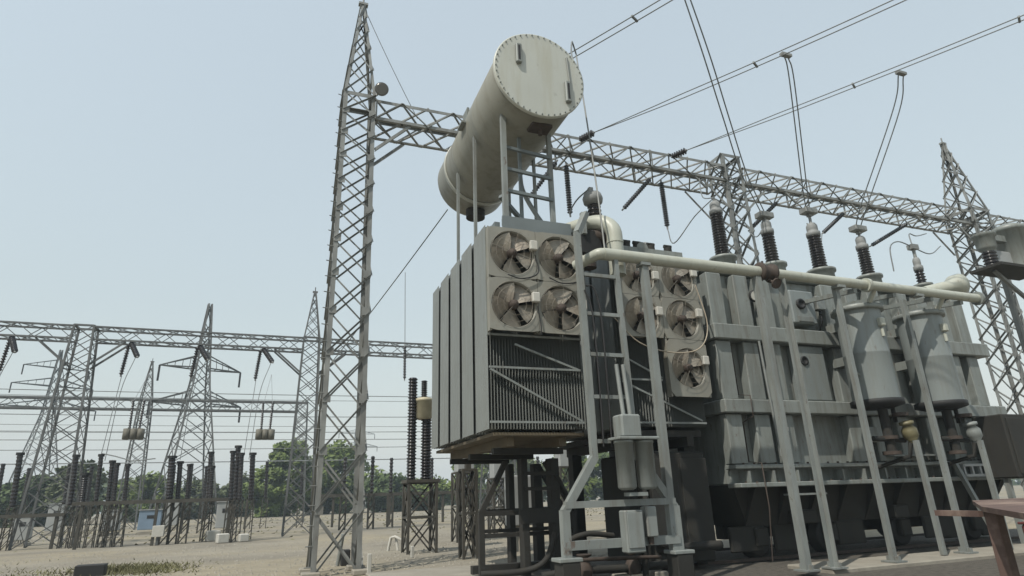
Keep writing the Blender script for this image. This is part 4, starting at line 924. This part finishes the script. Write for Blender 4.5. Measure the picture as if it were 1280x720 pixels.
for k, (x, y, z0, z1, r, lab) in enumerate(posts):
    t = thing('post_insulator', 'dark post insulator on a thin lattice stand, ' + lab, 'post insulator', (x, y, 0), PG)
    obj('porcelain', MB().lathe((x, y, z0), (-.06, 0, 1), shed_prof(z1 - z0, r * .85, 14, .85), 8), PORC, t)
    obj('cap', MB().tube((x - .06 * (z1 - z0), y, z1), (x - .06 * (z1 - z0), y, z1 + .12), r * 1.1, 8), BLACK, t)
    st = MB(); w = .17
    for sx in (-1, 1):
        for sy in (-1, 1): st.bar((x + sx * w, y + sy * w, 0), (x + sx * w * .8, y + sy * w * .8, z0), .04)
    for i in range(4):
        z = z0 * i / 4; zz = z0 * (i + 1) / 4
        for sy in (-1, 1): st.bar((x - w, y + sy * w, z), (x + w, y + sy * w, zz), .03)
        for sx in (-1, 1): st.bar((x + sx * w, y - w, z), (x + sx * w, y + w, zz), .03)
    obj('lattice_stand', st, BUSBROWN, t)
BG2 = 'background posts of the switchyard'
for k, (x, y, z1) in enumerate(((-18.5, 48, 4.6), (-17.2, 49, 4.4), (-15.9, 48, 4.6), (-13.9, 46, 4.2), (-12.9, 50, 4.7), (-11.6, 50, 4.5), (-10.3, 50, 4.6), (-6.4, 48, 4.4), (-5.4, 48.5, 4.5), (-4.4, 48, 4.3), (-2.9, 52, 4.9), (-1.7, 52, 4.7), (-.6, 52, 4.8), (1.9, 50, 4.4))):
    t = thing('post_insulator', 'thin dark background post number %s from the left, behind the front row of insulators' % ('one two three four five six seven eight nine ten eleven twelve thirteen fourteen'.split()[k]), 'post insulator', (x, y, 0), BG2)
    obj('porcelain', MB().lathe((x, y, 2.1), (-.04, 0, 1), shed_prof(z1 - 2.1, .13, 12, .85), 7), PORC, t)
    st = MB()
    for sx in (-1, 1):
        for sy in (-1, 1): st.bar((x + sx * .2, y + sy * .2, 0), (x + sx * .18, y + sy * .18, 2.1), .05)
    for i in range(4):
        for sy in (-1, 1): st.bar((x - .2, y + sy * .2, i * .52), (x + .2, y + sy * .2, i * .52 + .52), .03)
    obj('lattice_stand', st, BUSBROWN, t)
for k, (y, z) in enumerate(((49, 4.75), (51, 4.9), (46, 6.0), (68, 8.8), (70, 9.6))):
    wire('thin low tubular bus across the yard, ' + ('just above the background posts', 'over the right background posts', 'a little higher than the posts', 'far back below the farther beam', 'far back just under the farther beam')[k], sag((-40, y, z), (20, y, z), .15, 24), .025, 'thin buses across the yard', 'bus_wire', 'power line')
for x0, x1, y, z, lab in ((-8.6, -1.7, 34.6, 1.95, 'in front of the dark insulator posts'), (-16, -9.3, 36.5, 1.5, 'at the left edge')):
    t = thing('support_beam', 'brown horizontal steel beam on posts ' + lab, 'steel beam', (x0, y, z), 'brown support beams')
    obj('beam', MB().box(((x0 + x1) / 2, y, z), (x1 - x0, .2, .16)), BUSBROWN, t)
    for x in (x0 + .4, (x0 + x1) / 2, x1 - .3): obj('post', MB().bar((x, y, 0), (x, y, z - .08), .12), BUSBROWN, t)
wire('bent thin busbar over the row of four posts', [(-7.9 - .13, 35.6, 4.25), (-7.4, 35.5, 4.1), (-6.6, 35.2, 3.85), (-5.6, 35, 3.95)], .03, name='busbar', cat='busbar')
# kiosks
for x, y, w, d, h, m, lab in ((-15.3, 58, 1.0, .7, 2.2, KIOSK, 'pale grey kiosk with a dark window at the left between the lattice legs'), (-7.8, 50.5, 1.35, .8, 1.55, BLUEBOX, 'faded blue low box under the row of four posts'), (-7.8, 60, 1.0, .7, 2.2, KIOSK, 'pale grey upright kiosk left of the central cluster'),
                              (-3.0, 47, .9, .7, 1.9, KIOSK, 'pale cabinet partly hidden behind the central cluster'), (-10.4, 52, 1.0, .7, 1.6, KIOSK, 'grey cabinet left of the blue box'), (-12.2, 41, .8, .6, 1.5, KIOSK, 'white cabinet among the legs of the flat topped tower')):
    t = thing('kiosk', lab, 'kiosk', (x, y, 0), 'kiosks in the switchyard')
    obj('cabinet', MB().box((x, y, h / 2 + .15), (w, d, h - .3), bev=.03), m, t); obj('roof', MB().box((x, y, h + .03), (w + .12, d + .12, .06)), KIOSK, t)
    obj('window', MB().box((x + .05, y - d / 2 - .005, h * .72), (w * .35, .02, h * .14)), BLACK, t); obj('plinth', MB().box((x, y, .08), (w * 1.05, d * 1.05, .16)), CONC, t)
t = thing('meter_post', 'small white meter box on a short post in front of the blue box', 'meter box', (-4.85, 35.0, 0)); obj('case', MB().box((-4.95, 34.6, .62), (.5, .25, .5), bev=.02), WHITE, t); obj('post', MB().bar((-4.95, 34.6, 0), (-4.95, 34.6, .37), .1), GALV_FAR, t)
for x, y, s, lab in ((-2.1, 33.6, .42, 'white stone block at the foot of the central cluster'), (-1.2, 33.8, .36, 'smaller white stone block right of the central cluster'), (-2.7, 36.0, .5, 'white case behind the central cluster')):
    tmesh('white_block', MB().box((x, y, s / 2), (s * 1.2, s, s), .3, .04), WHITE, lab, 'block', None, (x, y, 0))
# more equipment beyond, seen under the radiator banks
ORD = ('first', 'second', 'third', 'fourth', 'fifth', 'sixth', 'seventh', 'eighth', 'ninth', 'tenth', 'eleventh')
PG2 = 'slim posts of the row behind the radiators'
for k in range(11):
    x = 4.2 + k * 1.55 + R_.uniform(-.2, .2); y = 44 + R_.uniform(-3, 3)
    t = thing('post_insulator', ORD[k] + ' slim grey post insulator from the left in the back row behind the radiators', 'post insulator', (x, y, 0), PG2)
    obj('porcelain', MB().lathe((x, y, 2.1), (0, 0, 1), shed_prof(2.3, .14, 10, .7), 8), PORC, t)
    st = MB(); w = .172
    for sx in (-1, 1):
        for sy in (-1, 1): st.bar((x + sx * w, y + sy * w, 0), (x + sx * w, y + sy * w, 2.1), .07)
    for i in range(4):
        for sy in (-1, 1): st.bar((x - w, y + sy * w, i * .52), (x + w, y + sy * w, i * .52 + .52), .045)
    obj('lattice_stand', st, BUSBROWN, t)
t = thing('support_beam', 'brown horizontal steel beam on posts behind the radiators', 'steel beam', (4, 44, 2.1), 'brown support beams')
obj('beam', MB().box((12, 47.5, 2.1), (18, .3, .22)), BUSBROWN, t)
for x in (4, 8, 12, 16, 20): obj('post', MB().bar((x, 47.5, 0), (x, 47.5, 2.0), .16), BUSBROWN, t)
for x, y, h, lab in ((7.2, 25, 2.6, 'left'), (9.4, 27, 2.4, 'middle'), (12.2, 26, 2.8, 'right')):
    t = thing('equipment_stand', f'lattice equipment stand seen under the radiator banks, the {lab} one', 'lattice stand', (x, y, 0), 'stands seen under the radiator banks')
    lattice_stand(t, x - .4, x + .4, y - .4, y + .4, h)
    obj('cabinet', MB().box((x, y, h + .4), (.7, .6, .8), bev=.03), KIOSK, t); obj('porcelain', MB().lathe((x, y, h + .8), (0, 0, 1), shed_prof(1.8, .16, 14, .7), 8), PORC, t)
t = thing('pale_cabinet', 'pale cabinet seen between the radiator stand and the ladder frame', 'cabinet', (7.4, 19, 0)); obj('cabinet', MB().box((7.4, 19.2, 1.5), (.9, .6, 1.5), bev=.03), KIOSK, t); obj('leg', MB().box((7.4, 19.2, .38), (.3, .3, .76)), CONC, t)

# ------------------------------------------------------------------ transmission pylons
def pylon(label, x, y, h, hb, yaw, arms, m=GALV_FAR):
    t = thing('transmission_pylon', label, 'pylon', (x, y, 0), 'transmission pylons')
    legs = [MB() for _ in range(4)]; br = MB(); ca, sa = math.cos(yaw), math.sin(yaw)
    def half(z): return hb + (.75 - hb) * min(1, z / (h * .62)) if z < h * .62 else max(.05, .75 - .6 * (z - h * .62) / (h * .38))
    def P(sx, sy, z, e=0):
        q = half(z); a, b_ = sx * q + e, sy * q; return (x + ca * a - sa * b_, y + sa * a + ca * b_, z)
    zs = [0, h * .14, h * .26, h * .36, h * .45, h * .53, h * .6, h * .66, h * .72, h * .78, h * .84, h * .9, h]
    for i in range(len(zs) - 1):
        for k, (sx, sy, _) in enumerate(CORN):
            s2x, s2y, _ = CORN[(k + 1) % 4]
            legs[k].bar(P(sx, sy, zs[i]), P(sx, sy, zs[i + 1]), .15)
            br.bar(P(sx, sy, zs[i]), P(s2x, s2y, zs[i + 1]), .07).bar(P(s2x, s2y, zs[i]), P(sx, sy, zs[i + 1]), .07)
    for L in legs: obj('leg', L, m, t)
    o = obj('bracing', br, m, t); o['kind'] = 'stuff'
    for z, L in arms:
        for s in (-1, 1):
            a = MB(); tip = P(0, 0, z, s * L)
            for sy in (-1, 1): a.bar(P(s, sy, z), tip, .12).bar(P(s, sy, z + 1.3), tip, .10)
            for i in range(1, 5):
                f = i / 5; p0 = V(P(s, -1, z)).lerp(V(tip), f); p1 = V(P(s, 1, z)).lerp(V(tip), f); p2 = V(P(s, -1, z + 1.3)).lerp(V(tip), f)
                a.bar(p0, p1, .06).bar(p0, p2, .06)
            ar = obj('cross_arm', a, m, t)
            obj('string', MB().tube(tip, V(tip) - V((0, 0, 1.6)), .10, 6), PORC, ar)
pylon('lattice transmission pylon with spread cross arms behind the nearer switchyard gantry', -8.2, 70, 22.4, 2.6, .35, ((15.3, 3.9), (11.6, 4.3)))
pylon('faint tall transmission pylon far off behind the flat topped tower at the left', -35, 118, 27, 3.6, .5, ((17.5, 6.5), (21, 5.5), (24, 4.5)))
pylon('small faint transmission pylon far off just left of the dark insulator rack', 24, 210, 30, 3.8, .2, ((19, 7), (23, 6)))

# ------------------------------------------------------------------ trees and scrub
def tree(label, x, y, h, w, seed, m, group='trees behind the switchyard', nclump=80, leaves=100):
    r = random.Random(seed); t = thing('tree', label, 'tree', (x, y, 0), group)
    tr = MB(); th = h * .35
    tr.lathe((x, y, 0), (r.uniform(-.1, .1), 0, 1), [(w * .05 + .08, 0), (w * .035 + .05, th), (.05, h * .7)], 8)
    cr = MB(); ls = w * .022 + .10
    for c in range(nclump):
        a = r.uniform(0, 6.28); q = r.random() ** .5; z = h * r.uniform(.06, .92); prof = max(.45, math.sin(min(1, max(.02, z / h - .05) / .9) * math.pi) ** .6)
        c0 = V((x + math.cos(a) * q * w * .45 * prof, y + math.sin(a) * q * w * .45 * prof, z)); cs_ = w * r.uniform(.05, .14)
        if c % 3 == 0: tr.tube((x, y, th * r.uniform(.5, 1.3)), c0, .07, 5, .02, False)
        for _ in range(leaves):
            d = V((r.gauss(0, 1), r.gauss(0, 1), r.gauss(0, .75))); d.normalize(); p = c0 + d * cs_ * r.random() ** .4
            u = V((r.gauss(0, 1), r.gauss(0, 1), r.gauss(0, .6))).normalized(); v_ = u.orthogonal().normalized()
            s = ls * r.uniform(.6, 1.4)
            cr.add([p - u * s, p + v_ * s * .6, p + u * s, p - v_ * s * .6], [(0, 1, 2, 3)])
    obj('trunk', tr, BARK, t); obj('crown', cr, m, t)
TG = [
    (2.0, 104, 11.5, 11, 0, 'tall pale green tree left of the big left tower'), (10.5, 108, 11.0, 13, 0, 'broad dark tree seen through the big left tower'), (-1.0, 100, 7.0, 8, 0, 'rounded dark bush left of the tall pale tree'),
    (-5.5, 112, 6.5, 8, 2, 'dusty tree behind the central cluster of posts'), (-11, 110, 5.5, 9, 2, 'low dark tree behind the blue box'), (-17, 104, 6.5, 9, 0, 'low tree right of the grey kiosk'),
    (-24, 96, 8.0, 8, 2, 'dark tree behind the flat topped tower'), (-30, 100, 6.5, 10, 1, 'low dark tree left of the flat topped tower'), (-38, 104, 5.0, 11, 0, 'low spreading tree at the left edge'), (-47, 108, 6.5, 12, 1, 'tree beyond the left edge'),
    (17, 103, 5.5, 10, 1, 'low dark hedge tree right of the big left tower'), (23.5, 104, 5.0, 10, 0, 'low hedge tree left of the dark insulator rack'), (30, 96, 9.0, 10, 0, 'bright green tree seen under the left radiator bank'),
    (36, 92, 8.5, 9, 2, 'dusty green tree seen under the radiator stand'), (43, 90, 9.0, 10, 0, 'green tree seen between the radiator stand and the ladder frame'), (51, 90, 8, 11, 1, 'dark tree seen behind the ladder frame feet'), (62, 86, 8, 12, 1, 'dark tree hidden behind the tank'), (-20.5, 112, 6, 8, 2, 'dusty tree in the gap right of the flat topped tower'), (7, 112, 7.5, 9, 1, 'dark tree filling the gap left of the broad dark tree')]
for i, (x, y, h, w, mi, lab) in enumerate(TG): tree(lab, x, y, h, w, 40 + i, LEAF[mi])
# far tree belt on the horizon: reads as one mass
r = random.Random(5); fb = MB()
for i in range(9000):
    x = r.uniform(-190, 260); y = 190 + r.uniform(-8, 8) - abs(x) * .25; hh = 5.2 + 1.7 * math.sin(x * .11) + 1.2 * math.sin(x * .31 + 1)
    p = V((x, y, hh * r.random() ** .7)); u = V((r.gauss(0, 1), r.gauss(0, 1), r.gauss(0, .6))).normalized(); v_ = u.orthogonal().normalized(); s = r.uniform(.6, 1.4)
    fb.add([p - u * s, p + v_ * s * .7, p + u * s, p - v_ * s * .7], [(0, 1, 2, 3)])
struct('far_woods', fb, LEAF[1], 'stuff')
# dry weeds
r = random.Random(9); gb = MB()
for cx_, cy_, sp, n in ((-3.7, 21.6, 1.2, 1500), (-2.9, 20.4, .8, 500), (-4.3, 22.5, 1.2, 400), (-5.8, 21.5, 1.5, 160), (-9.0, 23.5, 3.0, 160)):
    for _ in range(n):
        p = V((r.gauss(cx_, sp * .6), r.gauss(cy_, sp * .6), 0)); h = r.uniform(.02, .13) * r.uniform(.4, 1.1); d = V((r.uniform(-.09, .09), r.uniform(-.09, .09), h)); e = V((.018, r.uniform(-.012, .012), 0))
        gb.add([p - e, p + e, p + d], [(0, 1, 2)])
for _ in range(1500):
    p = V((r.uniform(-34, 40), r.gauss(62, 16), 0))
    if p.y < 33 : continue
    h = r.uniform(.03, .12); d = V((r.uniform(-.15, .15), r.uniform(-.1, .1), h)); e = V((r.uniform(.03, .12), 0, 0)); gb.add([p - e, p + e, p + d], [(0, 1, 2)])
struct('dry_weeds', gb, GRASS, 'stuff')
# loose stones on the ground
st = MB()
for _ in range(3500):
    p = V((r.uniform(-9, 9), 16 + 16 * r.random() ** 1.3, 0)); s = r.uniform(.015, .06)
    st.add([p + V((s * r.uniform(.7, 1.3) * math.cos(a), s * math.sin(a) * r.uniform(.7, 1.3), -.01)) for a in (0, 1.3, 2.5, 3.8, 5.0)] + [p + V((0, 0, s * r.uniform(.5, .9)))], [(k, (k + 1) % 5, 5) for k in range(5)])
struct('loose_stones', st, CONC, 'stuff')
# a pale building far off
t = thing('distant_building', 'faint pale building far off beyond the hedge left of the dark insulator rack', 'building', (42, 250, 0))
obj('wall', MB().box((38, 250, 5), (16, 8, 10)), KIOSK, t); obj('roof', MB().add([(29.5, 245.5, 10), (46.5, 245.5, 10), (46.5, 254.5, 10), (29.5, 254.5, 10), (38, 250, 14)], [(0, 1, 4), (1, 2, 4), (2, 3, 4), (3, 0, 4), (3, 2, 1, 0)]), KIOSK, t)

# ------------------------------------------------------------------ air
hm = bpy.data.materials.new('haze'); hm.use_nodes = True
hm.node_tree.nodes.remove(hm.node_tree.nodes['Principled BSDF'])
pv = hm.node_tree.nodes.new('ShaderNodeVolumePrincipled'); pv.inputs['Color'].default_value = (0.74, 0.87, 0.95, 1)
pv.inputs['Density'].default_value = 0.0009
hm.node_tree.links.new(pv.outputs[0], hm.node_tree.nodes['Material Output'].inputs['Volume'])
hz = MB().box((0, 0, 15.5), (1210, 1210, 33))
struct('haze', hz, hm, 'stuff')
